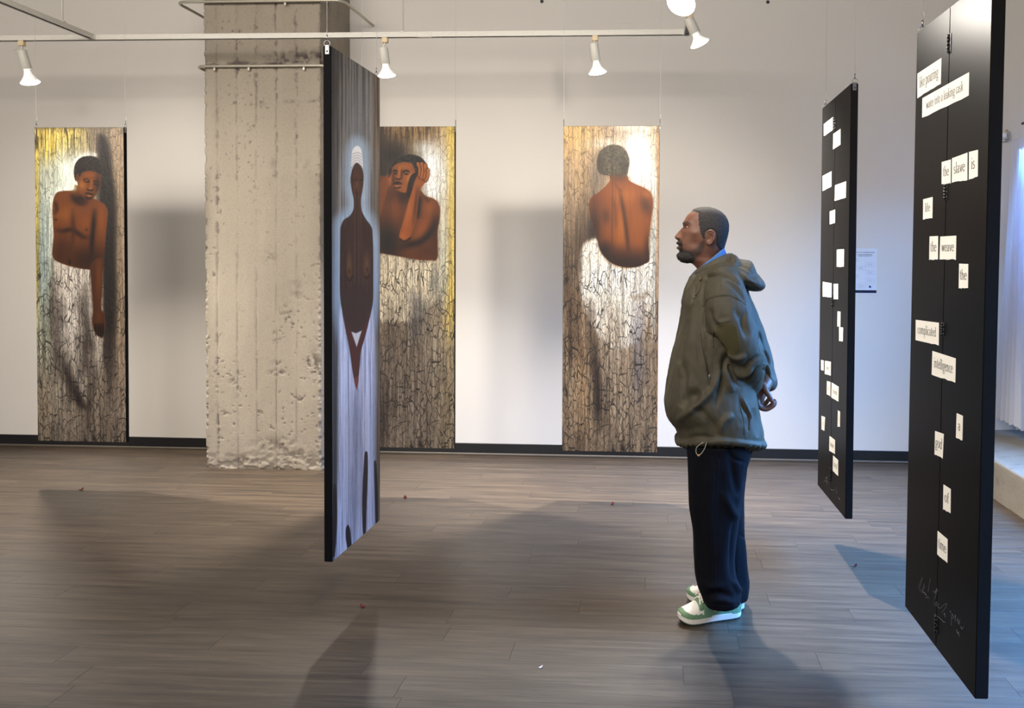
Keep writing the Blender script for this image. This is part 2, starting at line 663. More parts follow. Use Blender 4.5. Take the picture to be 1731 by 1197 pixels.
# ---- board-formed concrete column
def column():
    x0, x1, yf, yb = -3.397, -2.513, 6.10, YW
    z1 = ZC
    nx, nz, ns = 118, 560, 40
    xs = np.linspace(x0, x1, nx)
    path = [(x0, yb - (yb - yf) * i / ns) for i in range(ns)] + [(x, yf) for x in xs] + [(x1, yf + (yb - yf) * (i + 1) / ns) for i in range(ns)]
    path = np.array(path)
    nrm = np.array([(-1, 0)] * ns + [(0, -1)] * nx + [(1, 0)] * ns, float)
    s = np.concatenate([-np.arange(ns, 0, -1) * (yb - yf) / ns, xs - x0, (x1 - x0) + (np.arange(ns) + 1) * (yb - yf) / ns])
    zz = np.linspace(0, z1, nz)
    S, Z = np.meshgrid(s, zz)
    N2 = np.stack([S, Z], -1)
    joints = np.array([-.38, -.2, .092, .245, .393, .545, .70, 1.06, 1.25])
    dj = np.min(np.abs(S[..., None] + (fbm(N2 * [6, 2], 3) - .5)[..., None] * .012 - joints), -1)
    groove = np.exp(-(dj / .006) ** 2)
    rag = fbm(N2 * [30, 9], 21)
    pitj = np.exp(-(dj / .014) ** 2) * sstep(.53, .67, fbm(N2 * [45, 26], 31)) * sstep(.40, .56, fbm(N2 * [3, 1.1], 33))
    pits = sstep(.72, .79, fbm(N2 * [42, 42], 41)) * (.22 + .78 * sstep(.45, .6, fbm(N2 * [3, 2], 44)))
    # the rough cold joint near the top and a few broken patches
    dz = Z - (3.03 + .012 * np.sin(S * 9) + .03 * (fbm(N2 * [5, 1], 51) - .5))
    band = (np.exp(-((dz - .012) / .016) ** 2) * sstep(.35, .6, fbm(N2 * [14, 30], 53)) +
            np.exp(-((dz - .05) / .045) ** 2) * sstep(.5, .62, fbm(N2 * [30, 30], 55)) * sstep(.42, .62, S)) * (Z > 2.9)
    patch = 0
    for (a, b, rx, rz, w) in ((.555, .73, .05, .02, 1), (.55, .80, .03, .02, .7), (.83, .80, .05, .07, 1), (.215, .66, .03, .02, .8),
                              (.12, .42, .05, .015, .7), (.55, .18, .17, .05, .55), (.70, .10, .12, .05, .5), (.33, .06, .2, .03, .6),
                              (.66, 2.76, .06, .012, .6), (.84, 2.76, .05, .012, .6), (.42, 2.75, .06, .02, .5), (.53, 2.3, .03, .04, .5),
                              (.76, 2.3, .03, .04, .6), (.5, 1.6, .05, .05, .5), (.70, 1.35, .04, .09, .5), (.62, 1.2, .05, .04, .5)):
        patch = patch + w * np.exp(-((S - a) / rx) ** 2 - ((Z - b) / rz) ** 2)
    patch = patch * sstep(.40, .58, fbm(N2 * [34, 34], 61))
    edge = np.exp(-(np.minimum(np.abs(S), np.abs(S - (x1 - x0))) / .012) ** 2)
    chip = edge * sstep(.48, .62, fbm(N2 * [20, 34], 71))
    # the broken, ragged foot
    foot = np.exp(-(Z / .09) ** 2) * sstep(.45, .62, fbm(N2 * [16, 30], 81))
    depth = -.004 * groove - .009 * pitj - .007 * pits - .014 * band - .012 * patch - .014 * chip - .01 * foot
    board = np.searchsorted(joints, S)
    depth = depth + ((board * 7919 % 5) / 5 - .4) * .004 + (fbm(N2 * [10, 4], 91) - .5) * .006
    depth = depth * 1.0
    V = np.empty((nz, len(s), 3))
    V[..., 0] = path[None, :, 0] + nrm[None, :, 0] * depth
    V[..., 1] = path[None, :, 1] + nrm[None, :, 1] * depth
    V[..., 2] = Z
    # pull the two front corners in so the edges wander
    m = len(s)
    F = [(i * m + k, i * m + k + 1, (i + 1) * m + k + 1, (i + 1) * m + k) for i in range(nz - 1) for k in range(m - 1)]
    o = mesh_obj('concrete_column', V.reshape(-1, 3), F, M['concrete'], smooth=True)
    pit = np.clip(.55 * pitj + .6 * pits + .9 * band + .75 * patch + .25 * chip + .35 * groove * sstep(.4, .6, rag) + .3 * foot, 0, 1)
    set_attr(o.data, 'pit', pit.ravel())
    structure(o, 'rough board-formed concrete column with vertical board marks')


column()

# ------------------------------------------------------------------ light rails
ZT = 3.142
YT = 5.73


def rail(name, a, b, label, rods=(), joints=()):
    """a, b: ends (centre line of the top); rods: points where a rod goes up"""
    a, b = np.array(a, float), np.array(b, float)
    d = b - a
    L = np.linalg.norm(d)
    t = thing(name, label, 'light rail', tuple(a), math.atan2(d[1], d[0]))
    w, h = 0.018, 0.036
    bm = bmesh.new()
    # an upside-down channel: top, two cheeks and two lips leave an open slot below
    bm_box(bm, np.array([0, -w, h - .005]), np.array([L, w, h]))
    bm_box(bm, np.array([0, -w, 0.001]), np.array([L, -w + .004, h - .005]))
    bm_box(bm, np.array([0, w - .004, 0.001]), np.array([L, w, h - .005]))
    obj_bm('rail_channel', bm, M['white_plastic'], t)
    box('rail_slot', (0.005, -w + .0042, 0.008), (L - .005, w - .0042, h - .0052), M['iron'], t)
    box('end_cap', (-.006, -w - .001, 0), (.004, w + .001, h + .001), M['white_plastic'], t, .002)
    box('end_cap', (L - .004, -w - .001, 0), (L + .006, w + .001, h + .001), M['white_plastic'], t, .002)
    for s in rods:
        tube('suspension_rod', [(s, 0, h - .001), (s, 0, ZC - a[2])], 0.006, M['white_plastic'], t, 8)
        box('rod_clip', (s - .014, -w - .001, h - .002), (s + .014, w + .001, h + .008), M['white_plastic'], t, .002)
    for s in joints:
        box('joiner', (s - .05, -w - .0015, -.001), (s + .05, w + .0015, h + .0015), M['white_plastic'], t, .002)
    return t


rail('light_rail', (-5.9, YT, ZT - .018), (0.165, YT, ZT - .018), 'long white light rail running parallel to the back wall, carrying three lamps',
     rods=(5.9 + at(681, 30, 'Y', YT)[0], 5.9 - 4.9), joints=(5.9 + at(718, 60, 'Y', YT)[0],))
rod_l = at(110, 42, 'Z', ZT)
rail('light_rail', (-3.99, YT - .026, ZT - .018), (-3.99, 1.6, ZT - .018), 'white light rail at upper left running from the long rail towards the viewer',
     rods=(YT - .026 - rod_l[1], 2.6))
rail('light_rail', (0.19, YT + .02, ZT - .018), (0.19, 1.6, ZT - .018), 'white light rail above the man running from the long rail towards the viewer', rods=(1.9, 3.6))


def track_light(adapter, top, face, label, energy, size=1.0, target=None, loop=False):
    """adapter: point under the rail; top / face: ends of the lamp axis (housing top, bulb face centre)"""
    adapter, top, face = (np.array(v, float) for v in (adapter, top, face))
    t = thing('track_light', label, 'lamp', tuple(adapter), 0, 'lamps on the light rails')
    top, face = top - adapter, face - adapter
    L = np.linalg.norm(face - top)
    d = (face - top) / L
    box('adapter', (-.02, -.017, -.034), (.02, .017, .004), M['cream_plastic'], t, .004)
    tube('stem', [(0, 0, -.03), top * .6 + np.array([0, 0, -.03]) * .4, top - d * 0.0], .0065, M['white_plastic'], t, 8)
    Mx = aim_matrix(top, d)
    hl = L * .60
    V, F = xform(lathe_data([(0, .001), (.024 * size, 0), (.030 * size, -.004), (.031 * size, -.010), (.0335 * size, -hl), (.0305 * size, -hl - .001), (.029 * size, -hl + .008), (0, -hl + .008)], 28), Mx)
    mesh_obj('housing', V, F, M['white_plastic'], t, True)
    V, F = xform(lathe_data([(.020 * size, -hl + .006), (.0215 * size, -hl - .012), (.0235 * size, -hl - .022), (.032 * size, -L * .80), (.048 * size, -L * .905), (.060 * size, -L * .965), (.0615 * size, -L * .985), (.0605 * size, -L * 1.0)], 32), Mx)
    neck = mesh_obj('bulb', V, F, M['bulb_glass'], t, True)
    V, F = xform(lathe_data([(.0606 * size, -L * .988), (.0600 * size, -L * 1.006), (.050 * size, -L * 1.03), (.030 * size, -L * 1.045), (0, -L * 1.05)], 32), Mx)
    mesh_obj('bulb_face', V, F, M['bulb_face'], neck, True)
    if loop:
        p = top + np.array([-.02, 0, -.005])
        tube('lamp_wire', catmull([top * .3, p + [-.03, 0, .01], p + [-.035, 0, -.02], top + d * .04 + [-.035, 0, 0], top + d * .075 + [-.036, 0, .0], top + d * .085 + [-.025, 0, 0], top + d * .06 + [-.022, 0, 0]], 5), .003, M['white_plastic'], t, 6)
    l = bpy.data.lights.new('lamp_light', 'SPOT')
    l.energy, l.color, l.spot_size, l.spot_blend, l.shadow_soft_size = energy, NEUT, math.radians(86), 1.0, 0.05
    lo = bpy.data.objects.new('lamp_light', l)
    COL.objects.link(lo)
    lo.parent = t
    lo.location = tuple(top + d * (L * 1.05 + .02))
    lo.rotation_euler = Vector(d + np.array([0, -.20, 0]) if target is None else np.array(target) - (adapter + face)).to_track_quat('-Z', 'Y').to_euler()
    return t


P = lambda x, y, Y=YT: at(x, y, 'Y', Y)
LAMP_E = 680
zr = ZT - .019


def on_rail(px, py):
    q = P(px, py)
    return (q[0], YT, zr)


track_light(on_rail(37, 70), P(36.5, 85), P(49.5, 139) + [0, .01, 0], 'white track lamp at upper left above the painting of the standing youth', LAMP_E * .8, loop=True)
track_light(on_rail(651, 62), P(648, 80), P(653, 127.5) + [0, .01, 0], 'white track lamp beside the far top corner of the painting hung edge-on', LAMP_E)
track_light(on_rail(1006, 59), P(1003, 73), P(1010, 122.5) + [0, .01, 0], 'white track lamp above the painting of a man seen from behind', LAMP_E * 1.1)
# two lamps on the right-hand rail
Y4 = 5.22
track_light((0.19, Y4, zr), at(1164, 31, 'Y', Y4), at(1183, 74, 'Y', Y4), 'tilted white track lamp at the right end of the long rail', LAMP_E * 1.1, loop=False)
Y5 = 4.45
f5 = at(1151, 6, 'Y', Y5 - .1)
track_light((0.19, Y5, zr), (0.185, Y5 + .02, ZT - .06), f5, 'white track lamp shining towards the viewer, cut by the top of the picture', 220, target=(0.25, 1.2, 0.6), size=1.25)

# ------------------------------------------------------------------ conduits round the column
def conduit(z, yf, xl, xr, label, r=.0105, clamps=(), yb=None):
    t = thing('conduit_pipe', label, 'pipe', ((xl + xr) / 2, yf, z))
    o = np.array([(xl + xr) / 2, yf, z])
    R = .07
    yb = YW - .002 if yb is None else yb
    pts = [np.array([xl, yb, z])]
    pts += [np.array([xl, yb - (yb - yf - R) * k / 4, z]) for k in range(1, 5)]
    pts += [np.array([xl + R - R * math.cos(a), yf + R - R * math.sin(a), z]) for a in np.linspace(0.15, PI / 2, 8)]
    pts += [np.array([xl + R + (xr - xl - 2 * R) * k / 6, yf, z]) for k in range(1, 7)]
    pts += [np.array([xr - R + R * math.sin(a), yf + R - R * math.cos(a), z]) for a in np.linspace(0.15, PI / 2, 8)]
    pts += [np.array([xr, yf + R + (yb - yf - R) * k / 4, z]) for k in range(1, 5)]
    tube('pipe', [p - o for p in pts], r, M['galv'], t, 12)
    for x in clamps:
        V, F = tube_data([(x - o[0] - .009, 0, 0), (x - o[0] + .009, 0, 0)], r + .0025, 12)
        bm = bmesh.new()
        bm_box(bm, np.array([x - o[0] - .008, -.004, -.034]), np.array([x - o[0] + .008, .012, .006]), .002)
        v2 = [v.co.copy() for v in bm.verts]
        f2 = [tuple(v.index for v in f.verts) for f in bm.faces]
        bm.verts.index_update()
        f2 = [tuple(v.index for v in f.verts) for f in bm.faces]
        bm.free()
        mesh_obj('clamp', *merge([(V, F), (v2, f2)]), M['galv'], t)
    return t


c0 = at(330, 112, 'Y', 6.07)
conduit(c0[2], 6.075, c0[0], -2.43, 'metal conduit pipe wrapping the concrete column below the light rail',
        clamps=[at(x, 112, 'Y', 6.08)[0] for x in (363, 421, 514)])
c1 = at(296, 3, 'Y', 6.05)
conduit(c1[2], 6.06, c1[0], at(579, 3, 'Y', 6.05)[0], 'upper metal conduit pipe in front of the column, at the top of the picture', clamps=[at(x, 3, 'Y', 6.05)[0] for x in (481,)])

# ------------------------------------------------------------------ things on the back wall
px0, px1, pz0, pz1 = 1.555, 1.738, at(1463, 497, 'Y', YW)[2], at(1463, 420, 'Y', YW)[2]
PO = thing('notice_poster', 'white printed notice with a dark band along its bottom, on the back wall', 'poster', ((px0 + px1) / 2, YW, pz0))
pw, ph = px1 - px0, pz1 - pz0
box('sheet', (-pw / 2, -.0015, 0), (pw / 2, 0, ph), simple('poster_sheet', (218, 222, 228), .6, .3, var=.01), PO)
M['poster_blue'] = simple('poster_blue', (42, 52, 128), .7, .3)
M['poster_dark'] = simple('poster_dark', (24, 28, 52), .7, .3)
M['poster_grey'] = simple('poster_grey', (128, 132, 150), .7, .3)
box('bottom_band', (-pw / 2, -.002, .008), (pw / 2, -.0013, .030), M['poster_dark'], PO)


def row_of_dashes(name, x0, x1, z, h, mat, parent, y=-.0018, seed=0):
    rng = random.Random(seed)
    bm = bmesh.new()
    x = x0
    while x < x1 - h * .4:
        w = min(h * rng.choice((.35, .5, .6, .7)), x1 - x)
        hh = h * rng.choice((.6, .65, 1.0, .62))
        # two posts and a bridge: reads as small type
        bm_box(bm, np.array([x, y, z]), np.array([x + w * .3, -.0012, z + hh]))
        bm_box(bm, np.array([x + w * .6, y, z]), np.array([x + w * .85, -.0012, z + h * .6]))
        bm_box(bm, np.array([x, y, z + h * .48]), np.array([x + w * .85, -.0012, z + h * .6]))
        x += w + h * (.12 if rng.random() > .16 else .5)
    return obj_bm(name, bm, mat, parent)


sx = pw / 39.0
X_ = lambda u: -pw / 2 + (u / 38.0) * pw
Z_ = lambda v: ph * (1 - v / 80.0)
row_of_dashes('print_line', X_(3), X_(34), Z_(5.6 + 2.2), .011, M['poster_blue'], PO, seed=1)
row_of_dashes('print_line', X_(6), X_(31), Z_(10 + 2.2), .012, M['poster_dark'], PO, seed=2)
row_of_dashes('print_line', X_(7), X_(29), Z_(13.2 + 1.0), .006, M['poster_blue'], PO, seed=3)
for i, (u0, u1, v0, v1) in enumerate(((0.8, 8, 18, 24), (20, 34, 24.5, 32.5), (6, 19, 31, 37.5), (20, 34, 38.8, 46), (.8, 8.5, 46, 53), (20, 34, 52, 60.5), (6, 20, 62.5, 69.5))):
    bm = bmesh.new()
    a, b, c, e = X_(u0), X_(u1), Z_(v1), Z_(v0)
    th = .0009
    for q in (((a, c), (b, c + th)), ((a, e - th), (b, e)), ((a, c), (a + th, e)), ((b - th, c), (b, e))):
        bm_box(bm, np.array([q[0][0], -.0018, q[0][1]]), np.array([q[1][0], -.0012, q[1][1]]))
    fr = obj_bm('printed_box', bm, M['poster_grey'], PO)
    for k in range(2):
        row_of_dashes('print_line', a + (b - a) * .22, b - (b - a) * .2, c + (e - c) * (.30 + .28 * k), .005, M['poster_grey'], fr, seed=10 + i * 2 + k)
# small blue emblem above the band
V = [(X_(25.5), -.0019, Z_(66)), (X_(27), -.0019, Z_(64.3)), (X_(28), -.0019, Z_(66.3)), (X_(31), -.0019, Z_(66.8)), (X_(28.6), -.0019, Z_(67.8)), (X_(29.5), -.0019, Z_(70)), (X_(27), -.0019, Z_(68.6)), (X_(25.8), -.0019, Z_(69.4))]
mesh_obj('emblem', V, [tuple(range(8))[::-1]], M['poster_blue'], PO)

q = at(1697.5, 229, 'Y', YW - .03)
S_ = thing('wall_sensor', 'small white rounded sensor box high on the back wall beside the curtain', 'sensor', (q[0], YW, q[2] - .045))
box('casing', (-.043, -.05, 0), (.043, 0, .09), M['white_plastic'], S_, .016, 4, True)
V, F = xform(lathe_data([(0, .006), (.012, .005), (.020, 0), (.023, -.004)], 24), np.array(Matrix.Translation((-.006, -.0495, .045)) @ Matrix.Rotation(PI / 2, 4, 'X')))
mesh_obj('lens', V, F, simple('sensor_lens', (235, 238, 245), .15, .6), S_, True)
box('indicator', (.014, -.0512, .030), (.022, -.049, .060), M['poster_grey'], S_, .001)

a, b = at(1045, 39, 'Y', YW), at(1069, 65, 'Y', YW)
A_ = thing('access_cover', 'faint painted access cover flush in the upper back wall', 'cover', ((a[0] + b[0]) / 2, YW, b[2]))
w_, h_ = b[0] - a[0], a[2] - b[2]
box('cover_plate', (-w_ / 2, -.003, 0), (w_ / 2, 0, h_), M['wall'], A_, .001)
box('cover_rim', (-w_ / 2 - .004, -.0045, h_ - .004), (w_ / 2 + .004, 0, h_), M['wall'], A_, .001)
for px, py, lab in ((916, 2.5, 'small dark fixing on the upper back wall above the two middle paintings'), (1298, 3.5, 'small dark fixing on the upper back wall right of the bright lamp')):
    q = at(px, py, 'Y', YW)
    t = thing('wall_anchor', lab, 'anchor', (q[0], YW, q[2]))
    V, F = xform(lathe_data([(0, .014), (.007, .012), (.010, .004), (.014, .002), (.014, 0)], 14), np.array(Matrix.Rotation(PI / 2, 4, 'X')))
    mesh_obj('anchor_head', V, F, simple('anchor_metal', (60, 55, 60), .5, .5), t, True)

# ------------------------------------------------------------------ curtain
def curtain():
    t = thing('sheer_curtain', 'sheer white curtain hanging at the window by the right edge of the picture', 'curtain', (2.78, 6.2, 0.34))
    m = NT('sheer_cloth', .9, .1)
    m.color((.78, .79, .84))
    tr = m.n('ShaderNodeBsdfTranslucent')
    tr.inputs[0].default_value = (.75, .78, .88, 1)
    mx = m.n('ShaderNodeMixShader')
    mx.inputs[0].default_value = .45
    out = m.t.nodes['Material Output']
    m.l(m.b.outputs[0], mx.inputs[1])
    m.l(tr.outputs[0], mx.inputs[2])
    m.l(mx.outputs[0], out.inputs[0])
    for (ya, yb, x0, z0, z1, seed, wv) in ((6.62, 6.10, 2.625, .40, 2.50, 1, .020), (6.45, 5.80, 2.715, .345, 2.44, 5, .026)):
        ny, nz = 90, 40
        V, F = [], []
        for i in range(nz):
            v = i / (nz - 1)
            for k in range(ny):
                u = k / (ny - 1)
                y = ya + (yb - ya) * u + .015 * (1 - v) * math.sin(u * 9 + seed) - .27 * v * (1 - u)
                x = x0 + wv * math.sin(u * 34 + seed + .5 * math.sin(v * 2.5)) * (.6 + .4 * (1 - v)) + .01 * math.sin(u * 71 + seed * 3) + .02 * (1 - v) * (1 - u)
                V.append((x - 2.78, y - 6.2, z0 + (z1 - z0) * v - .34 + .012 * math.sin(u * 17 + seed) * (1 - v)))
        for i in range(nz - 1):
            for k in range(ny - 1):
                F.append((i * ny + k, i * ny + k + 1, (i + 1) * ny + k + 1, (i + 1) * ny + k))
        mesh_obj('curtain_panel', V, F, m.m, t, True)
    rd = at(1728, 209, 'Y', 6.35)
    tube('curtain_rod', [(rd[0] - 2.78, -.60, rd[2] - .34), (rd[0] - 2.78, .15, rd[2] - .34)], .009, M['iron'], t, 10)


curtain()

# ------------------------------------------------------------------ petals and scraps on the floor
def petal(px, py, rot, label, scale=1.0, mat='petal', cat='petal', name='dried_petal'):
    q = at(px, py, 'Z', 0)
    V, F = [], []
    n, m = 9, 6
    rng = random.Random(int(px * 7 + py))
    for top in (1, 0):
        for i in range(n):
            u = i / (n - 1)
            wdt = math.sin(PI * (u * .92 + .05)) ** .7 * .010 * (1 + .2 * rng.random())
            for k in range(m):
                v = k / (m - 1) * 2 - 1
                z = .0015 + .010 * abs(v) ** 1.5 * u + .009 * (u - .45) ** 2 * 3 + (0.0007 if top else 0)
                V.append(((u - .5) * .032, v * wdt, z - .0010))
    for top in (1, 0):
        b = 0 if top else n * m
        for i in range(n - 1):
            for k in range(m - 1):
                f = (b + i * m + k, b + i * m + k + 1, b + (i + 1) * m + k + 1, b + (i + 1) * m + k)
                F.append(f[::-1] if top else f)
    V = np.array(V) * scale
    V[:, 2] -= V[:, 2].min() - .0002
    o = mesh_obj(name, V, F, M[mat], None, True, (q[0], q[1], 0.0))
    o.rotation_euler = (0, 0, rot)
    tag(o, label, cat, 'bits lying on the floor')
    return o


petal(137, 828, .4, 'small dark petal on the floor below the painting of the standing youth', .95)
petal(685, 842, 2.0, 'small dark red petal on the floor below the painting of the man holding his head', .9)
petal(1035, 853, 1.1, 'small dark red petal on the floor below the painting of a man seen from behind', .85)
petal(1445, 957.5, .2, 'small dark red petal on the bluish floor between the two black word panels', .75)
petal(613, 1026.5, 2.6, 'small dark red petal on the floor right of the painting hung edge-on', .8)
M['scrap'] = simple('white_scrap', (225, 225, 225), .8, .2)
petal(914, 1129, .5, 'tiny white paper scrap on the floor in the foreground', .5, 'scrap', 'scrap', 'paper_scrap')

# ------------------------------------------------------------------ serif lettering from pen strokes
def arc(cx, cy, rx, ry, a0, a1, n=14):
    t = np.radians(np.linspace(a0, a1, n))
    return np.stack([cx + rx * np.cos(t), cy + ry * np.sin(t)], -1)


def L_(*p):
    return np.array(p, float)


def stem(x, y0, y1, base=True, flag=True):
    s = [L_((x, y0), (x, y1))]
    if base:
        s.append(L_((x - .16, y0 + .02), (x + .16, y0 + .02)))
    if flag:
        s.append(L_((x - .15, y1 - .10), (x, y1)))
    return s


GL = {
    'l': (.42, stem(.2, 0, 1.6)),
    'i': (.42, stem(.2, 0, 1.0) + [L_((.2, 1.32), (.2, 1.48))]),
    't': (.52, [np.concatenate([L_((.22, 1.4)), L_((.22, .25)), arc(.42, .24, .2, .22, 190, 300, 6)]), L_((.02, 1.0), (.48, 1.0))]),
    'h': (.98, stem(.2, 0, 1.6) + [np.concatenate([arc(.48, .62, .28, .36, 165, 10, 10), L_((.76, 0))]), L_((.6, .02), (.92, .02))]),
    'n': (.98, stem(.2, 0, 1.0) + [np.concatenate([arc(.48, .62, .28, .36, 165, 10, 10), L_((.76, 0))]), L_((.6, .02), (.92, .02))]),
    'm': (1.5, stem(.2, 0, 1.0) + [np.concatenate([arc(.47, .62, .27, .36, 165, 10, 10), L_((.74, 0))]), L_((.6, .02), (.88, .02)),
                                  np.concatenate([arc(1.02, .62, .27, .36, 165, 10, 10), L_((1.29, 0))]), L_((1.14, .02), (1.44, .02))]),
    'r': (.68, stem(.2, 0, 1.0) + [arc(.46, .66, .25, .32, 165, 50, 8)]),
    'u': (.98, [np.concatenate([L_((.2, 1.0)), arc(.46, .36, .27, .36, 190, 340, 10)]), L_((.74, 1.0), (.74, .02), (.92, .02)), L_((.05, .96), (.2, 1.0)), L_((.6, .96), (.74, 1.0))]),
    'o': (.95, [arc(.47, .5, .4, .5, 0, 360, 26)]),
    'e': (.85, [np.concatenate([L_((.08, .58), (.76, .58)), arc(.43, .5, .36, .5, 10, 325, 24)])]),
    'c': (.82, [arc(.46, .5, .38, .5, 45, 320, 22)]),
    'a': (.85, [np.concatenate([arc(.38, .7, .26, .3, 160, 0, 10), L_((.64, .12), (.82, .02))]), arc(.36, .28, .26, .28, 60, 330, 16)]),
    's': (.70, [np.concatenate([arc(.34, .74, .24, .25, 35, 250, 12), arc(.34, .25, .26, .26, 80, -150, 14)])]),
    'd': (1.0, [L_((.78, 1.6), (.78, .02), (.96, .02)), L_((.62, 1.52), (.78, 1.6)), arc(.44, .5, .36, .5, 30, 330, 22)]),
    'p': (1.0, [L_((.2, 1.0), (.2, -.6)), L_((.04, -.58), (.4, -.58)), L_((.05, .92), (.2, 1.0)), arc(.54, .5, .36, .5, 150, -150, 22)]),
    'g': (.92, [arc(.42, .64, .3, .36, 0, 360, 20), L_((.66, .9), (.88, .96)), arc(.44, -.28, .36, .26, 0, 360, 20), L_((.3, .3), (.2, .12), (.55, .0))]),
    'v': (.92, [L_((.12, 1.0), (.46, 0)), L_((.46, 0), (.78, 1.0)), L_((0, .98), (.26, .98)), L_((.66, .98), (.92, .98))]),
    'w': (1.35, [L_((.12, 1.0), (.4, 0)), L_((.4, 0), (.66, 1.0)), L_((.66, 1.0), (.94, 0)), L_((.94, 0), (1.22, 1.0)), L_((0, .98), (.26, .98)), L_((1.08, .98), (1.34, .98))]),
    'k': (.98, stem(.2, 0, 1.6) + [L_((.2, .42), (.72, .98)), L_((.4, .6), (.82, .02)), L_((.68, .02), (.98, .02)), L_((.58, .98), (.86, .98))]),
    'f': (.62, [np.concatenate([L_((.26, 0)), L_((.26, 1.2)), arc(.48, 1.25, .22, .3, 180, 50, 8)]), L_((.04, 1.0), (.54, 1.0)), L_((.08, .02), (.46, .02))]),
    ' ': (.45, []),
}


def lettering(text, thick=.15, thin=.07):
    """flat 2D strips: verts (x, y), faces; total advance width"""
    V, F, x = [], [], 0.0
    for ch in text:
        adv, strokes = GL[ch]
        for s in strokes:
            s = s + [x, 0]
            T = np.gradient(s, axis=0)
            T /= np.linalg.norm(T, axis=1)[:, None] + 1e-9
            w = thin + (thick - thin) * np.abs(T[:, 1]) ** 1.3
            N = np.stack([-T[:, 1], T[:, 0]], -1)
            k = len(V)
            for p, nn, ww in zip(s, N, w):
                V.append(p + nn * ww / 2)
                V.append(p - nn * ww / 2)
            for i in range(len(s) - 1):
                F.append((k + 2 * i, k + 2 * i + 1, k + 2 * i + 3, k + 2 * i + 2))
        x += adv + .06
    return np.array(V), F, x


# ------------------------------------------------------------------ hanging panels
def hang_panel(name, label, cat, face_xy, zb, Wd, H, rotz, T=.034, tilt=0.0, group=None, leaves=False, face='front'):
    """root at the bottom centre; the seen face lies at local y = -T/2; local x runs along the width"""
    c, s = math.cos(rotz), math.sin(rotz)
    root = thing(name, label, cat, (face_xy[0] - s * T / 2, face_xy[1] + c * T / 2, zb), rotz, group)
    root.rotation_euler = (0, tilt, rotz)
    R = Matrix.Translation(root.location) @ root.rotation_euler.to_matrix().to_4x4()
    Ri = R.inverted()
    if leaves:
        for sx in (-1, 1):
            a, b = (-Wd / 2, -.0009) if sx < 0 else (.0009, Wd / 2)
            box('board_leaf', (a, -T / 2, 0), (b, T / 2, H), M['black'], root, .0025, 2)
    else:
        box('board', (-Wd / 2, -T / 2, 0), (Wd / 2, T / 2, H), M['black_edge'], root, .002, 2)
    for sx in (-1, 1):
        bm = bmesh.new()
        x = sx * (Wd / 2)
        bm_box(bm, np.array([min(x, x + sx * .002), -.0085, H - .034]), np.array([max(x, x + sx * .002), .0085, H + .004]), .0006)
        pl = obj_bm('hanger_plate', bm, M['steel'], root)
        V, F = xform(lathe_data([(0, .0022), (.0028, .0018), (.004, 0)], 10), np.array(Matrix.Translation((x + sx * .002, 0, H - .022)) @ Matrix.Rotation(sx * PI / 2, 4, 'Y')))
        mesh_obj('screw', V, F, M['iron'], pl, True)
        xr = x + sx * .001
        tt = np.linspace(0, 2 * PI, 20, endpoint=False)
        tube('hanger_ring', [(xr, .0125 * math.cos(t), H + .010 + .0125 * math.sin(t)) for t in tt], .0016, M['steel'], root, 6, True)
        wtop = R @ Vector((xr, 0, H + .022))
        top = Ri @ Vector((wtop.x, wtop.y, ZC))
        tube('cable', [(xr, 0, H + .022), tuple(top)], .0012, M['cable'], root, 6)
        # the crimped loop of the cable just above the ring
        V, F = tube_data([(xr, 0, H + .024), (xr + (top.x - xr) * .02, 0, H + .045)], .0032, 8)
        mesh_obj('crimp', V, F, M['steel'], root, True)
        tube('cable_tail', [(xr + .003, .002, H + .046), (xr + .007, .004, H + .060), (xr + .004, .001, H + .075)], .0011, M['cable'], root, 5)
    return root, R, Ri


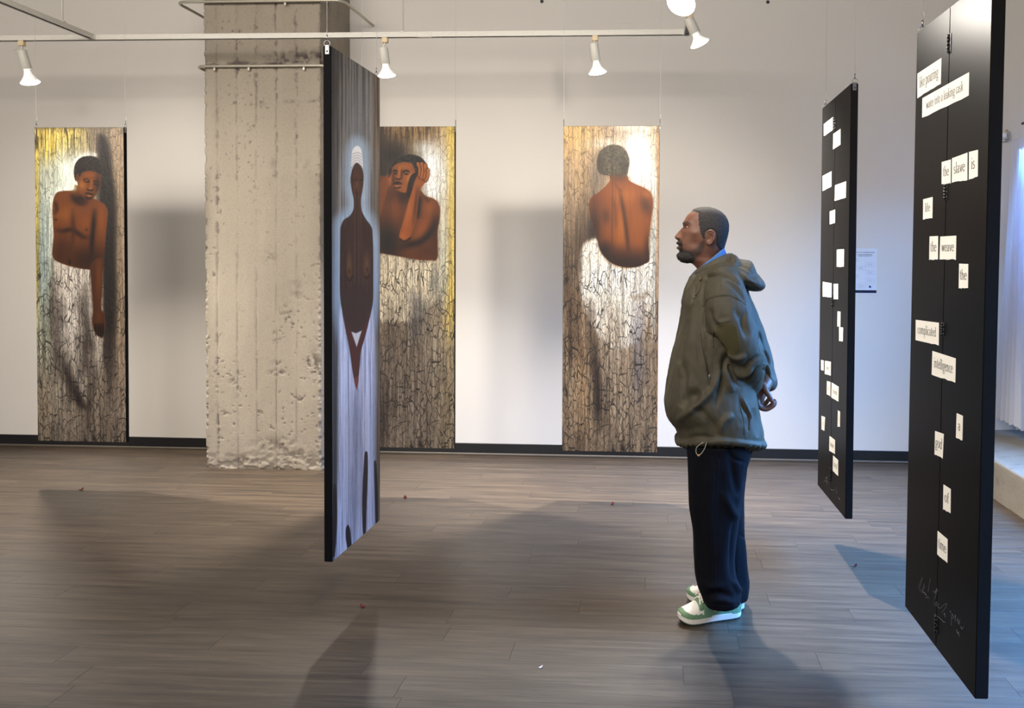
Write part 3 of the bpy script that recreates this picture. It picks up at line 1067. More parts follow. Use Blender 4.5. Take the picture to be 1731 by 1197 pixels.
def painted_face(root, R, Wd, H, T, painter, mat, nx, nz, name_pow=True, skin=.48):
    """a fine grid carrying the picture as vertex colours"""
    u = np.linspace(-Wd / 2 + .0015, Wd / 2 - .0015, nx)
    v = np.linspace(.0015, H - .0015, nz)
    U, Vv = np.meshgrid(u, v)
    V = np.stack([U, np.full_like(U, -T / 2 - .0006), Vv], -1).reshape(-1, 3)
    Rm = np.array(R)
    Wp = V @ Rm[:3, :3].T + Rm[:3, 3]
    pix = proj(Wp)
    col, crack = painter(pix[:, 0], pix[:, 1], U.ravel(), Vv.ravel())
    idx = np.arange(nx * nz).reshape(nz, nx)
    F = np.stack([idx[:-1, :-1], idx[:-1, 1:], idx[1:, 1:], idx[1:, :-1]], -1).reshape(-1, 4)
    me = bpy.data.meshes.new('painted_surface')
    me.vertices.add(len(V))
    me.vertices.foreach_set('co', V.ravel())
    me.loops.add(F.size)
    me.loops.foreach_set('vertex_index', F.ravel().astype(np.int32))
    me.polygons.add(len(F))
    me.polygons.foreach_set('loop_start', np.arange(0, F.size, 4, dtype=np.int32))
    me.update(calc_edges=True)
    me.validate()
    a = me.attributes.new('paint', 'FLOAT_COLOR', 'POINT')
    c4 = np.ones((len(V), 4), np.float32)
    L = col.mean(1, keepdims=True)
    col = L + (col - L) * .86
    stk = sstep(.50, .68, fbm(np.stack([U.ravel() / .009, Vv.ravel() / .30], -1), 901, 4)) + .7 * sstep(.52, .66, fbm(np.stack([U.ravel() / .0045, Vv.ravel() / .14], -1), 907, 3))
    if name_pow:
        col = col * (1 - .22 * np.clip(stk, 0, 1.3) * np.clip(crack * 1.15, .12, 1))[:, None]
    ex = np.where(crack > .2, 1.08, 1.30)[:, None] if name_pow else 1.05
    gain = np.where(crack > .2, .54 + .64 * crack, skin)[:, None] if name_pow else .9
    c4[:, :3] = np.clip(gain * lin(np.clip(col, 0, 255)) ** ex, 0, .8)
    if name_pow:
        c4[:, 1] *= np.where(crack > .2, 1.0, 1.14)
    a.data.foreach_set('color', c4.ravel())
    set_attr(me, 'crack', crack)
    return link_mesh('painted_surface', me, mat, root)


def painting_material(name, streak=.5, crackle=1.0, rough=.38, lim=(.3, .7), spec=.5, coat=0.0):
    t = NT(name, rough, spec)
    at_ = t.n('ShaderNodeAttribute', attribute_name='paint')
    ck = t.n('ShaderNodeAttribute', attribute_name='crack')
    v = t.coord('Object', (1, 1, 1))
    # wander the coordinates a little so that the cracks are not straight
    nz = t.n('ShaderNodeTexNoise')
    nz.inputs['Scale'].default_value = 14
    nz.inputs['Detail'].default_value = 4
    t.l(v, nz.inputs['Vector'])
    add = t.n('ShaderNodeVectorMath', operation='MULTIPLY_ADD')
    t.l(nz.outputs['Color'], add.inputs[0])
    add.inputs[1].default_value = (.030, 0, .030)
    t.l(v, add.inputs[2])

    def cracks(sx, sz, width):
        mp = t.n('ShaderNodeMapping')
        mp.inputs['Scale'].default_value = (sx, 0.001, sz)
        t.l(add.outputs[0], mp.inputs['Vector'])
        vo = t.n('ShaderNodeTexVoronoi', feature='DISTANCE_TO_EDGE', voronoi_dimensions='3D')
        vo.inputs['Scale'].default_value = 1.0
        vo.inputs['Randomness'].default_value = 0.9
        t.l(mp.outputs[0], vo.inputs['Vector'])
        return t.ramp(vo.outputs['Distance'], [(0.0, 1.0), (width * .4, .85), (width, 0.0)])

    c0 = cracks(21, 9, .04)
    c1 = cracks(50, 13, .065)
    c2 = cracks(130, 20, .10)
    patch = t.noise(v, 7, 3)
    c1 = t.math('MULTIPLY', c1, t.ramp(patch, [(.38, 0.35), (.56, 1.0)]))
    c2 = t.math('MULTIPLY', c2, t.ramp(patch, [(.32, .7), (.60, .28)]))
    c0 = t.math('MULTIPLY', c0, t.ramp(t.noise(v, 11, 2), [(.45, 0.0), (.55, 1.0)]))
    cr = t.math('MULTIPLY', t.math('MAXIMUM', c0, t.math('MAXIMUM', c1, c2)), ck.outputs['Fac'], True)
    cr = t.math('MULTIPLY', cr, crackle)
    vs = t.coord('Object', (120, 1, 3.5))
    st = t.noise(vs, 1.0, 4, .7)
    vs2 = t.coord('Object', (420, 1, 9))
    st2 = t.noise(vs2, 1.0, 3, .7)
    s = t.math('ADD', t.math('MULTIPLY', st, .6), t.math('MULTIPLY', st2, .4))
    k = t.ramp(s, [(lim[0], 1 - streak), (lim[1], 1.0 + .12 * streak)])
    sm = t.mix(t.math('ADD', t.math('MULTIPLY', ck.outputs['Fac'], .8), .22, True), 1.0, k)
    col = t.mix(1.0, at_.outputs['Color'], sm, 'MULTIPLY')
    col = t.mix(cr, col, (.012, .010, .009))
    t.color(col)
    h = t.math('SUBTRACT', t.math('MULTIPLY', st2, .5), cr)
    if coat:
        t.b.inputs['Coat Weight'].default_value = coat
        t.b.inputs['Coat Roughness'].default_value = .28
        h = t.math('ADD', h, t.math('MULTIPLY', t.noise(v, 260, 2), 1.4))
        t.bump(h, .6, .003)
        t.l(t.b.inputs['Normal'].links[0].from_socket, t.b.inputs['Coat Normal'])
    else:
        t.bump(h, .35, .003)
    return t.m


class Canvas:
    """paints colours (0..255 sRGB) on scattered points given in picture units"""

    def __init__(self, X, Y, base):
        self.X, self.Y = X, Y
        self.C = np.tile(np.array(base, float), (len(X), 1))
        self.crk = np.ones(len(X))
        self.P = np.stack([X, Y], -1)

    def mix(self, m, c, a=1.0):
        m = np.clip(m * a, 0, 1)[:, None]
        self.C = self.C * (1 - m) + np.asarray(c, float) * m

    def mul(self, m, f):
        self.C = self.C * (1 + np.clip(m, 0, 1)[:, None] * (np.asarray(f, float) - 1))

    def crack(self, m, v):
        m = np.clip(m, 0, 1)
        self.crk = self.crk * (1 - m) + v * m

    def sd(self, pts, closed=True, k=5, smooth=True):
        pts = np.asarray(pts, float)
        if smooth and len(pts) > 2:
            pts = catmull(pts, k, closed)
        A = pts
        B = np.roll(pts, -1, 0) if closed else pts[1:]
        if not closed:
            A = pts[:-1]
        lo, hi = pts.min(0) - 40, pts.max(0) + 40
        sel = (self.X > lo[0]) & (self.X < hi[0]) & (self.Y > lo[1]) & (self.Y < hi[1])
        d = np.full(len(self.X), 40.0)
        tt = np.zeros(len(self.X))
        Q = self.P[sel]
        if len(Q) == 0:
            return d, tt
        best = np.full(len(Q), 1e9)
        ins = np.zeros(len(Q), bool)
        bt = np.zeros(len(Q))
        n = len(A)
        for i, (a, b) in enumerate(zip(A, B)):
            ab = b - a
            t = np.clip(((Q - a) @ ab) / (ab @ ab + 1e-12), 0, 1)
            e = Q - a - t[:, None] * ab
            dd = (e * e).sum(1)
            up = dd < best
            best = np.where(up, dd, best)
            bt = np.where(up, (i + t) / n, bt)
            if closed:
                c = ((a[1] > Q[:, 1]) != (b[1] > Q[:, 1]))
                with np.errstate(divide='ignore', invalid='ignore'):
                    xx = (b[0] - a[0]) * (Q[:, 1] - a[1]) / (b[1] - a[1] + 1e-12) + a[0]
                ins ^= c & (Q[:, 0] < xx)
        dist = np.sqrt(best)
        d[sel] = np.where(ins, -dist, dist) if closed else dist
        tt[sel] = bt
        return d, tt

    def poly(self, pts, soft=1.0, smooth=True):
        d, _ = self.sd(pts, True, 5, smooth)
        return 1 - sstep(-soft, soft, d)

    def stroke(self, pts, w, soft=.8, taper=True):
        d, t = self.sd(pts, False)
        if soft > 2.2:                                    # a soft shade: feathered across and along
            s_ = (w + soft) * .62
            e = np.clip(np.sin(PI * np.clip(t, 0, 1)) * 1.25, 0, 1) if taper else 1
            return np.exp(-(d / s_) ** 2) * e
        ww = w * (np.sin(PI * np.clip(t * .9 + .05, 0, 1)) ** .5 if taper else 1)
        return 1 - sstep(0, soft, d - ww)

    def blob(self, cx, cy, rx, ry, rot=0.0):
        c, s = math.cos(rot), math.sin(rot)
        dx, dy = self.X - cx, self.Y - cy
        return np.exp(-((dx * c + dy * s) / rx) ** 2 - ((-dx * s + dy * c) / ry) ** 2)

    def ns(self, sx, sy, seed=0, oct=4):
        return fbm(self.P / [sx, sy], seed, oct)

# ------------------------------------------------------------------ the four pictures (colours as laid on the boards, in picture units)
SK, SKD, SKH = (152, 82, 38), (58, 30, 20), (206, 128, 66)


def paint_youth(X, Y, U, V):
    c = Canvas(X, Y, (150, 132, 108))
    n1, n2 = c.ns(3, 45, 1), c.ns(9, 30, 2)
    c.mix(n1, (92, 78, 64), .45)
    # left: greenish grey with a blue band, yellow along the edge and the top
    c.mix(1 - sstep(100, 175, X), (172, 174, 150), .9)
    c.mix(c.blob(74, 425, 12, 100), (140, 160, 158), .95)
    c.mix((1 - sstep(60, 70, X + 5 * (n2 - .5))) * (1 - sstep(480, 620, Y)), (206, 178, 62), .85)
    top = 1 - sstep(222, 292, Y + 30 * (n1 - .5))
    c.mix(top * (1 - sstep(120, 168, X)), (214, 186, 84), .95)
    c.mix(c.blob(80, 250, 22, 24) * sstep(.35, .6, n1), (226, 190, 52), .9)
    c.mix(top * sstep(.48, .62, c.ns(2.2, 30, 5)) * (1 - sstep(150, 190, X)), (52, 42, 26), .85)
    c.mix((1 - sstep(214, 224, Y)) * (.4 + .6 * n1), (70, 58, 44), .75)
    c.mix(c.blob(168, 225, 20, 22), (140, 122, 98), .8)
    # halo of light
    c.mix(np.clip(1.25 * c.blob(122, 297, 30, 36), 0, 1), (232, 238, 226), .95)
    c.mix(c.blob(104, 330, 22, 16), (228, 234, 222), .8)
    c.mix(c.blob(97, 300, 14, 40), (190, 200, 180), .5)
    c.mix(c.blob(82, 400, 10, 70), (206, 214, 200), .55)
    # right: tan strip, and the deep shadow the figure leans into
    c.mix(sstep(184, 194, X + 4 * (n2 - .5)), (160, 136, 108), .9)
    sh = c.poly([(166, 232), (182, 240), (190, 290), (196, 340), (196, 430), (197, 520), (194, 600), (192, 700), (184, 748), (174, 748), (178, 640), (172, 560), (172, 470), (166, 380), (166, 300)], 7)
    c.mix(sh, (26, 17, 13), .96)
    c.mix(c.blob(190, 690, 10, 60), (52, 40, 34), .7)
    c.mix(sstep(206, 211, X - (Y - 214) * .011), (206, 172, 136), .6)
    # cloth wrapped at the hips, running down into bark
    drape = sstep(436, 446, Y - .16 * (X - 89)) * (1 - sstep(168, 178, X)) * sstep(86, 92, X)
    low = sstep(425, 460, Y)
    c.mix(drape * (1 - sstep(590, 700, Y)), (204, 192, 178), .95)
    c.mix(low * sstep(520, 720, Y + 26 * (n2 - .5)), (156, 138, 120), .8)
    c.mix(c.blob(126, 500, 16, 60), (228, 218, 206), .6)
    c.mix(c.blob(118, 548, 8, 40), (226, 216, 206), .5)
    for pts, w, a in (([(150, 470), (140, 520), (152, 580), (148, 600)], 8, .6), ([(100, 590), (112, 630), (128, 665), (150, 690)], 7, .8),
                      ([(92, 450), (90, 520), (96, 590), (90, 660)], 6, .55), ([(138, 560), (144, 600), (142, 640)], 6, .55), ([(152, 590), (158, 640), (150, 690), (154, 740)], 6, .5),
                      ([(124, 640), (132, 672), (140, 684), (156, 684)], 4, .9), ([(100, 500), (104, 560)], 5, .4)):
        c.mix(c.stroke(pts, w, 9), (52, 40, 34), a)
    c.mix(c.blob(138, 655, 6, 26, -.3), (196, 184, 170), .7)
    c.mix(c.blob(110, 700, 12, 30), (156, 138, 122), .5)
    c.mix(sstep(690, 748, Y) * n1, (72, 60, 52), .55)
    c.mix(sstep(30, 0, 748 - Y) * 0 + c.blob(74, 690, 12, 50), (142, 122, 98), .6)
    # body
    c.mix(c.stroke([(120, 321), (100, 323), (90, 335), (88, 370), (88, 433)], 3, 4, False), (236, 240, 230), .55)
    torso = c.poly([(128, 312), (123, 321.5), (108, 322.5), (97, 325), (91, 334), (88.5, 350), (89, 372), (90.5, 400), (89, 434), (105, 445.7), (130, 453), (152, 456), (164, 457), (174, 456), (176, 430), (180.5, 382), (182, 358), (177, 346), (168, 340), (160, 336), (150, 334)], 1.1)
    c.mix(torso, (146, 80, 36))
    c.crack(torso, .12)
    c.mix(torso * c.blob(150, 440, 40, 26), (70, 36, 20), .85)
    c.mix(torso * c.blob(104, 425, 16, 26), (84, 44, 24), .7)
    c.mix(torso * c.blob(110, 362, 16, 14), (178, 104, 46), .75)
    c.mix(torso * c.blob(146, 376, 13, 14), (168, 92, 38), .7)
    c.mix(torso * c.blob(172, 372, 7, 26), (172, 94, 40), .75)
    c.mix(torso * c.stroke([(90, 386), (104, 391), (120, 388), (128, 392), (142, 401), (156, 400)], 1.6, 5), (64, 32, 20), .85)
    c.mix(torso * c.stroke([(122, 350), (123, 378), (124, 392), (120, 430)], 1.5, 5), (96, 50, 26), .7)
    c.mix(torso * c.stroke([(160, 350), (158, 380), (156, 404), (154, 440)], 2.2, 4.5), (46, 24, 16), .9)
    c.mix(torso * c.stroke([(90, 340), (94, 345), (96, 354), (91, 364)], 1.5, 4), (70, 34, 24), .7)
    c.mix(torso * c.stroke([(120, 326), (126, 336), (136, 344), (150, 342)], 1.8, 5), (72, 36, 20), .8)
    c.mix(torso * c.blob(136, 336, 13, 7), (50, 26, 16), .85)
    c.mix(torso * c.blob(116, 424, 8, 14), (112, 60, 30), .5)
    c.mix(torso * c.stroke([(117, 440), (118, 446)], 1.2, 2), (40, 20, 14), .7)
    c.mix(c.blob(94.5, 371.5, 2.2, 2.4), (70, 34, 24), .8)
    c.mix(c.blob(146.5, 388.5, 2.2, 2.2), (84, 40, 26), .8)
    # hanging arm and hand
    arm = c.poly([(153, 448), (153.5, 470), (155, 491), (156.5, 512), (157, 526), (155.5, 543), (158, 556), (161, 562), (165, 568), (169, 570), (172, 572), (175.5, 565), (177.5, 556), (178, 541), (177.5, 531), (172, 524), (171.5, 510), (173, 491), (173.5, 462), (175, 440), (166, 436)], 1.0)
    c.mix(arm, (112, 60, 30))
    c.crack(arm, .15)
    c.mix(arm * c.blob(167, 470, 5, 40), (158, 86, 40), .7)
    c.mix(arm * c.blob(167, 537, 7, 12), (134, 78, 36), .7)
    c.mix(arm * c.blob(166, 560, 9, 10), (76, 38, 22), .7)
    for x0, x1 in ((161, 162), (165.5, 166), (170, 170.5), (174, 174)):
        c.mix(c.stroke([(x0, 548), (x1, 568)], .5, 1.6), (30, 16, 12), .8)
    c.mix(c.blob(163, 571, 3, 3), (216, 188, 156), .7)
    c.mix(c.blob(173, 574, 3, 3), (206, 178, 150), .6)
    # head
    c.mix(c.stroke([(125, 318), (123, 300), (124, 282), (132, 268), (146, 261), (160, 262)], 2.5, 5, False), (240, 243, 234), .7)
    face = c.poly([(131, 300), (131, 311), (133, 321), (139, 332), (146, 338), (152, 338.5), (158, 335), (164, 326), (169, 314), (171, 302), (169, 292), (150, 286), (136, 290)], 1.0)
    c.mix(face, (140, 78, 36))
    c.crack(face, .08)
    c.mix(face * c.blob(139, 313, 7, 9), (200, 122, 52), .85)
    c.mix(face * c.blob(152, 296, 12, 5), (176, 100, 46), .8)
    c.mix(face * c.blob(166, 312, 5, 18), (74, 38, 24), .8)
    c.mix(face * c.blob(148, 335, 10, 5), (70, 36, 20), .7)
    c.mix(face * c.stroke([(155, 301), (154, 312), (153, 320)], 1.6, 2.5), (188, 108, 50), .75)
    c.mix(c.stroke([(141, 304), (146, 303), (151, 306)], .6, 1.2), (44, 22, 14), .9)
    c.mix(c.stroke([(142, 306.5), (147, 307.5), (151.5, 308.2)], .6, 1.1), (34, 16, 12), .9)
    c.mix(c.blob(146.5, 304.8, 3.4, 1.2), (190, 112, 54), .7)
    c.mix(c.stroke([(159, 311), (162, 311.5), (166, 313)], .7, 1.4), (32, 16, 12), .85)
    c.mix(c.stroke([(158, 307), (163, 306), (167, 308)], .7, 1.5), (50, 25, 16), .7)
    c.mix(c.stroke([(147.5, 320), (150, 321.5), (155, 322), (158, 321)], .7, 1.2), (40, 20, 13), .9)
    c.mix(c.blob(153, 318.5, 2.4, 2.2), (202, 122, 60), .7)
    c.mix(c.stroke([(145, 327), (149, 326.5), (153, 328), (158, 328.5)], .8, 1.1), (30, 14, 10), .95)
    c.mix(c.blob(151, 331.4, 4, 1.7, .15), (206, 132, 84), .85)
    c.mix(c.blob(150, 324.8, 4, 1.2), (158, 88, 50), .6)
    c.mix(c.stroke([(146, 334.5), (151, 335), (155, 333.5)], .6, 1.4), (48, 24, 16), .8)
    hair = c.poly([(126.5, 303), (125, 292), (126.5, 279), (133, 269), (143, 264.5), (156, 264), (166, 268), (172, 276), (174, 286), (171, 295), (166, 293), (160, 290), (150, 288.5), (139, 291.5), (135, 298), (131, 297), (129, 306)], 1.0, True)
    c.mix(hair, (58, 44, 42))
    c.crack(hair, .3)
    c.mix(hair * sstep(.5, .7, c.ns(1.6, 2.0, 9, 2)), (98, 80, 78), .7)
    c.mix(hair * sstep(.55, .7, c.ns(1.4, 1.8, 19, 2)), (26, 18, 18), .8)
    c.mix(c.poly([(129, 296), (133, 295), (133.5, 302), (131, 308), (128.5, 304)], .8), (134, 76, 42), .95)
    c.mix(c.stroke([(131, 298), (132, 303)], .5, 1), (66, 32, 20), .7)
    return c.C, np.where(c.crk > .5, .24, 0) + .76 * np.clip(c.crk * (.55 + .45 * sstep(430, 480, Y)) * (1 - .7 * c.blob(122, 297, 30, 36)), 0, 1)


def paint_back(X, Y, U, V):
    c = Canvas(X, Y, (186, 160, 128))
    n1, n2 = c.ns(3, 50, 101), c.ns(10, 30, 102)
    c.mix(n1, (98, 78, 58), .4)
    c.mix((1 - sstep(228, 300, Y)) * (1 - sstep(975, 1040, X)), (206, 164, 96), .85)
    c.mix(c.blob(985, 300, 26, 50), (188, 154, 108), .7)
    c.mix((1 - sstep(214, 226, Y)) * sstep(1020, 1060, X), (214, 200, 172), .8)
    c.mix(c.blob(1104, 232, 14, 34), (176, 154, 116), .7)
    # halo
    c.mix(np.clip(1.5 * c.blob(1078, 268, 24, 50), 0, 1), (250, 248, 240), 1)
    c.mix(c.blob(1094, 300, 14, 24), (250, 248, 240), .9)
    c.mix(c.blob(1030, 244, 30, 10), (236, 226, 206), .7)
    # pale bluish strip down the right
    strip = c.poly([(1100, 300), (1112, 320), (1112, 560), (1104, 560), (1098, 470), (1098, 440), (1100, 400), (1105, 350)], 4)
    c.mix(strip, (208, 212, 206), .92)
    c.mix(sstep(1109.5, 1112, X + (Y - 214) * .008), (176, 130, 88), .8)
    c.mix(c.blob(1110, 560, 5, 110), (150, 122, 92), .5)
    # shadow beside the figure
    c.mix(c.blob(990, 420, 20, 80), (64, 46, 34), .8)
    c.mix(c.blob(965, 450, 18, 90) * (.3 + .7 * n1), (66, 48, 34), .85)
    c.mix(c.blob(1006, 345, 10, 36), (98, 84, 74), .85)
    c.mix(c.blob(1008, 292, 12, 34), (112, 98, 86), .8)
    c.mix(c.blob(1004, 388, 9, 30), (40, 28, 22), .9)
    # cloth
    dr = c.poly([(1011, 404), (1000, 405), (990, 410), (984, 420), (981, 440), (981, 480), (986, 515), (1006, 560), (1040, 590), (1080, 575), (1097, 530), (1101, 490), (1101, 450), (1098, 438), (1060, 455), (1030, 445), (1015, 425)], 5)
    c.mix(dr, (238, 230, 216), .96)
    c.mix(dr * c.blob(1040, 470, 30, 30), (250, 244, 230), .8)
    c.mix(c.blob(1038, 570, 22, 60), (210, 190, 162), .75)
    c.mix(c.blob(1028, 640, 14, 40), (198, 176, 148), .6)
    low = sstep(520, 640, Y + 30 * (n2 - .5))
    c.mix(low * n1, (120, 96, 74), .4)
    for pts, w, a, col in (([(1000, 560), (1006, 620), (1012, 680), (1013, 740)], 7, .7, (44, 32, 28)), ([(1074, 500), (1078, 560), (1080, 620), (1074, 690)], 8, .6, (112, 108, 116)),
                           ([(994, 500), (998, 550), (1000, 590)], 6, .6, (92, 72, 56)), ([(1084, 500), (1094, 560), (1092, 640)], 6, .4, (150, 128, 104)),
                           ([(960, 460), (963, 560), (966, 620)], 4, .55, (74, 52, 36)), ([(972, 480), (976, 560), (990, 640)], 5, .5, (84, 60, 42))):
        c.mix(c.stroke(pts, w, 9), col, a)
    c.mix(c.blob(985, 670, 12, 90), (186, 146, 100), .6)
    c.mix(c.blob(1050, 690, 20, 60), (186, 164, 134), .5)
    c.mix(sstep(700, 765, Y) * n1, (108, 88, 68), .5)
    c.mix(c.stroke([(1062, 500), (1072, 503), (1090, 500), (1097, 490)], 2, 5), (176, 158, 136), .7)
    # back
    body = c.poly([(1030.5, 292), (1031, 304), (1026, 312), (1012, 325), (999, 334.5), (995.5, 349), (998, 366), (1004, 388), (1010, 408), (1014, 422), (1022, 434.5), (1036, 446), (1056, 452), (1076, 451.5), (1090, 446), (1097.5, 439), (1096.5, 410), (1099.5, 380), (1104, 346), (1102, 330), (1094, 320), (1076, 311.5), (1064, 305), (1060, 296), (1050, 290)], 1.2)
    c.mix(body, (170, 92, 38))
    c.crack(body, .12)
    c.mix(body * c.blob(1005, 385, 11, 50), (74, 42, 28), .9)
    c.mix(body * c.blob(1015, 350, 12, 16), (148, 84, 50), .5)
    c.mix(body * c.blob(1058, 330, 24, 16), (200, 116, 44), .85)
    c.mix(body * c.blob(1050, 385, 9, 40), (206, 120, 44), .75)
    c.mix(body * c.blob(1078, 380, 11, 36), (186, 104, 40), .7)
    c.mix(body * c.blob(1092, 348, 9, 16, -.4), (108, 58, 30), .8)
    c.mix(body * c.blob(1094, 328, 9, 6, .5), (196, 114, 52), .7)
    c.mix(body * c.blob(1024, 366, 8, 12), (110, 62, 34), .7)
    c.mix(body * c.stroke([(1047, 318), (1052, 345), (1057, 375), (1061, 410), (1062, 430)], 1.6, 4), (92, 48, 22), .8)
    c.mix(body * c.stroke([(1035, 330), (1040, 360), (1040, 390)], 1.2, 5), (140, 76, 34), .6)
    c.mix(body * c.stroke([(1036, 306), (1045, 318), (1052, 326)], 1.2, 3), (140, 80, 46), .6)
    c.mix(body * sstep(405, 446, Y - .12 * (X - 1060)), (62, 30, 20), .9)
    c.mix(body * c.blob(1022, 424, 12, 16), (56, 28, 20), .8)
    c.mix(body * c.blob(1095, 425, 6, 26), (70, 36, 22), .7)
    neck = c.blob(1046, 300, 14, 8)
    c.mix(body * neck, (128, 72, 40), .8)
    hair = c.poly([(1009, 283), (1009.5, 268), (1014, 256), (1023, 248), (1036, 244.2), (1050, 247), (1060, 257), (1064.5, 271), (1063, 284), (1060, 295), (1052, 299), (1040, 297), (1030, 297), (1020, 296), (1012, 292)], 1.6)
    c.mix(hair, (112, 96, 80), .95)
    c.crack(hair, .4)
    c.mix(hair * sstep(.48, .66, c.ns(1.8, 2.0, 109, 2)), (150, 134, 112), .5)
    c.mix(hair * sstep(.50, .68, c.ns(1.7, 1.9, 119, 2)), (66, 54, 46), .6)
    c.mix(hair * c.blob(1012, 274, 6, 22), (84, 70, 60), .7)
    c.mix(hair * c.blob(1056, 284, 7, 14), (70, 56, 48), .5)
    c.mix(c.blob(1046, 299, 13, 5), (130, 82, 54), .6)
    c.mix(c.stroke([(1036, 216), (1034.5, 400), (1031, 600), (1029, 764)], .35, .7, False), (80, 60, 44), .5)
    return c.C, np.where(c.crk > .5, .24, 0) + .76 * np.clip(c.crk * (.5 + .5 * sstep(400, 470, Y)) * (1 - .6 * c.blob(1078, 268, 24, 50)), 0, 1)


def paint_anguish(X, Y, U, V):
    c = Canvas(X, Y, (140, 120, 98))
    n1, n2 = c.ns(3, 50, 201), c.ns(10, 30, 202)
    c.mix(n1, (92, 76, 62), .4)
    c.mix((1 - sstep(226, 300, Y)), (188, 146, 86), .8)
    c.mix((1 - sstep(218, 262, Y + 20 * (n1 - .5))) * sstep(.45, .6, c.ns(2.4, 40, 205)), (74, 50, 28), .7)
    c.mix(sstep(736, 764, X), (218, 190, 112), .9)
    c.mix(sstep(752, 758, X) * (1 - sstep(470, 620, Y)), (226, 192, 88), .8)
    c.mix(c.blob(662, 262, 34, 26), (36, 26, 22), .97)
    c.mix(c.blob(640, 320, 30, 110), (40, 27, 20), .95)
    c.mix(c.blob(716, 250, 20, 12), (196, 196, 186), .85)
    c.mix(np.clip(1.6 * c.blob(734, 298, 19, 46), 0, 1), (252, 250, 244), 1)
    c.mix(c.blob(722, 272, 14, 22), (240, 244, 244), .8)
    c.mix(c.blob(750, 400, 9, 80), (214, 210, 188), .95)
    c.mix(c.blob(748, 300, 7, 60), (226, 224, 206), .6)
    c.mix(c.blob(746, 470, 10, 50), (186, 188, 172), .8)
    # cloth
    dr = c.poly([(600, 425), (644, 428), (672, 433), (705, 440), (728, 441), (740, 437), (746, 455), (746, 480), (738, 505), (700, 540), (640, 545), (600, 530)], 4)
    c.mix(dr, (214, 198, 168), .95)
    c.mix(c.blob(700, 462, 24, 18), (234, 220, 190), .7)
    c.mix(c.blob(735, 478, 9, 22), (150, 150, 136), .8)
    for pts, w, a, col in (([(690, 490), (705, 515), (700, 560), (712, 600)], 10, .7, (108, 104, 104)), ([(724, 500), (716, 540), (728, 570)], 7, .7, (110, 104, 94)),
                           ([(656, 500), (664, 560), (656, 640), (664, 720)], 9, .45, (92, 78, 70)), ([(700, 580), (708, 640), (700, 700), (706, 750)], 9, .5, (96, 82, 74)),
                           ([(700, 445), (706, 452), (700, 470)], 2, .2, (150, 138, 120))):
        c.mix(c.stroke(pts, w, 9), col, a)
    low = sstep(520, 640, Y + 30 * (n2 - .5))
    c.mix(low, (166, 149, 130), .65)
    c.mix(c.blob(736, 600, 14, 60), (190, 174, 146), .7)
    c.mix(c.blob(752, 690, 14, 60), (168, 148, 114), .7)
    c.mix(c.blob(690, 690, 22, 50), (160, 142, 124), .6)
    c.mix(c.blob(645, 700, 14, 70), (66, 54, 48), .8)
    c.mix(low * n1, (86, 72, 60), .5)
    # torso, far arm
    torso = c.poly([(600, 420), (610, 330), (630, 300), (660, 300), (700, 318), (711, 322), (719.5, 331), (731, 335), (739.5, 341), (744, 353), (743, 371), (739.5, 393), (739.5, 436), (728, 440), (705, 439), (670, 432.5), (644, 428)], 1.2)
    c.mix(torso, (128, 68, 30))
    c.crack(torso, .10)
    c.mix(torso * c.blob(655, 410, 24, 40), (36, 20, 15), .95)
    c.mix(torso * c.blob(678, 332, 20, 14), (54, 28, 17), .9)
    c.mix(torso * c.blob(668, 350, 10, 26), (142, 74, 36), .8)
    c.mix(torso * c.blob(728, 352, 11, 16), (168, 94, 42), .85)
    c.mix(torso * c.blob(714, 385, 9, 26, .55), (164, 88, 38), .8)
    c.mix(torso * c.blob(736, 395, 10, 40), (82, 42, 22), .8)
    c.mix(torso * c.blob(722, 425, 24, 14), (96, 50, 26), .8)
    c.mix(torso * c.stroke([(742, 362), (728, 392), (712, 408), (690, 414), (672, 420)], 3.5, 6), (42, 22, 15), .9)
    c.mix(torso * c.stroke([(711, 330), (708, 350), (706, 372)], 2, 4), (44, 24, 15), .9)
    c.mix(torso * c.stroke([(716, 330), (722, 338), (728, 342)], 1.5, 4), (96, 52, 28), .6)
    farm = c.poly([(663, 283), (658, 292), (649, 300), (643, 308), (634, 330), (626, 370), (640, 372), (650, 340), (656, 318), (662, 310)], 1.4)
    c.mix(farm, (142, 76, 36), .95)
    c.crack(farm, .1)
    c.mix(farm * c.blob(659, 300, 4, 14), (186, 108, 56), .7)
    # head
    hair = c.poly([(657, 300), (658, 285), (665, 275.5), (672, 268.5), (686, 262.3), (701, 262), (714, 268), (722, 280), (723.5, 294), (716, 306), (704, 306), (700, 285), (694, 276), (678, 274), (666, 281), (662, 292)], 1.3)
    c.mix(hair, (38, 28, 26))
    c.crack(hair, .3)
    c.mix(hair * sstep(.55, .7, c.ns(1.6, 1.8, 209, 2)), (120, 104, 96), .6)
    face = c.poly([(663.5, 284), (669, 278), (678, 274.5), (694, 275.5), (699.5, 283), (702.5, 297), (697, 311), (692, 322), (684, 326), (672, 322), (665, 314), (662, 298)], 1.0)
    c.mix(face, (158, 88, 42))
    c.crack(face, .08)
    c.mix(face * c.blob(693, 302, 7, 10), (204, 128, 62), .8)
    c.mix(face * c.blob(682, 281, 12, 4.5), (184, 104, 48), .8)
    c.mix(face * c.blob(684, 319, 10, 5), (176, 100, 50), .6)
    c.mix(face * c.blob(665, 306, 4, 16), (84, 44, 24), .7)
    c.mix(c.stroke([(664.5, 290), (668, 288), (672, 290)], 1.0, 1.2), (40, 20, 13), .9)
    c.mix(c.stroke([(681, 291), (686, 288.5), (692, 290.5)], 1.0, 1.3), (40, 20, 13), .9)
    c.mix(c.blob(668.6, 292, 2.2, 1.1), (96, 60, 40), .9)
    c.mix(c.blob(686.5, 293.5, 3, 1.2), (110, 72, 50), .9)
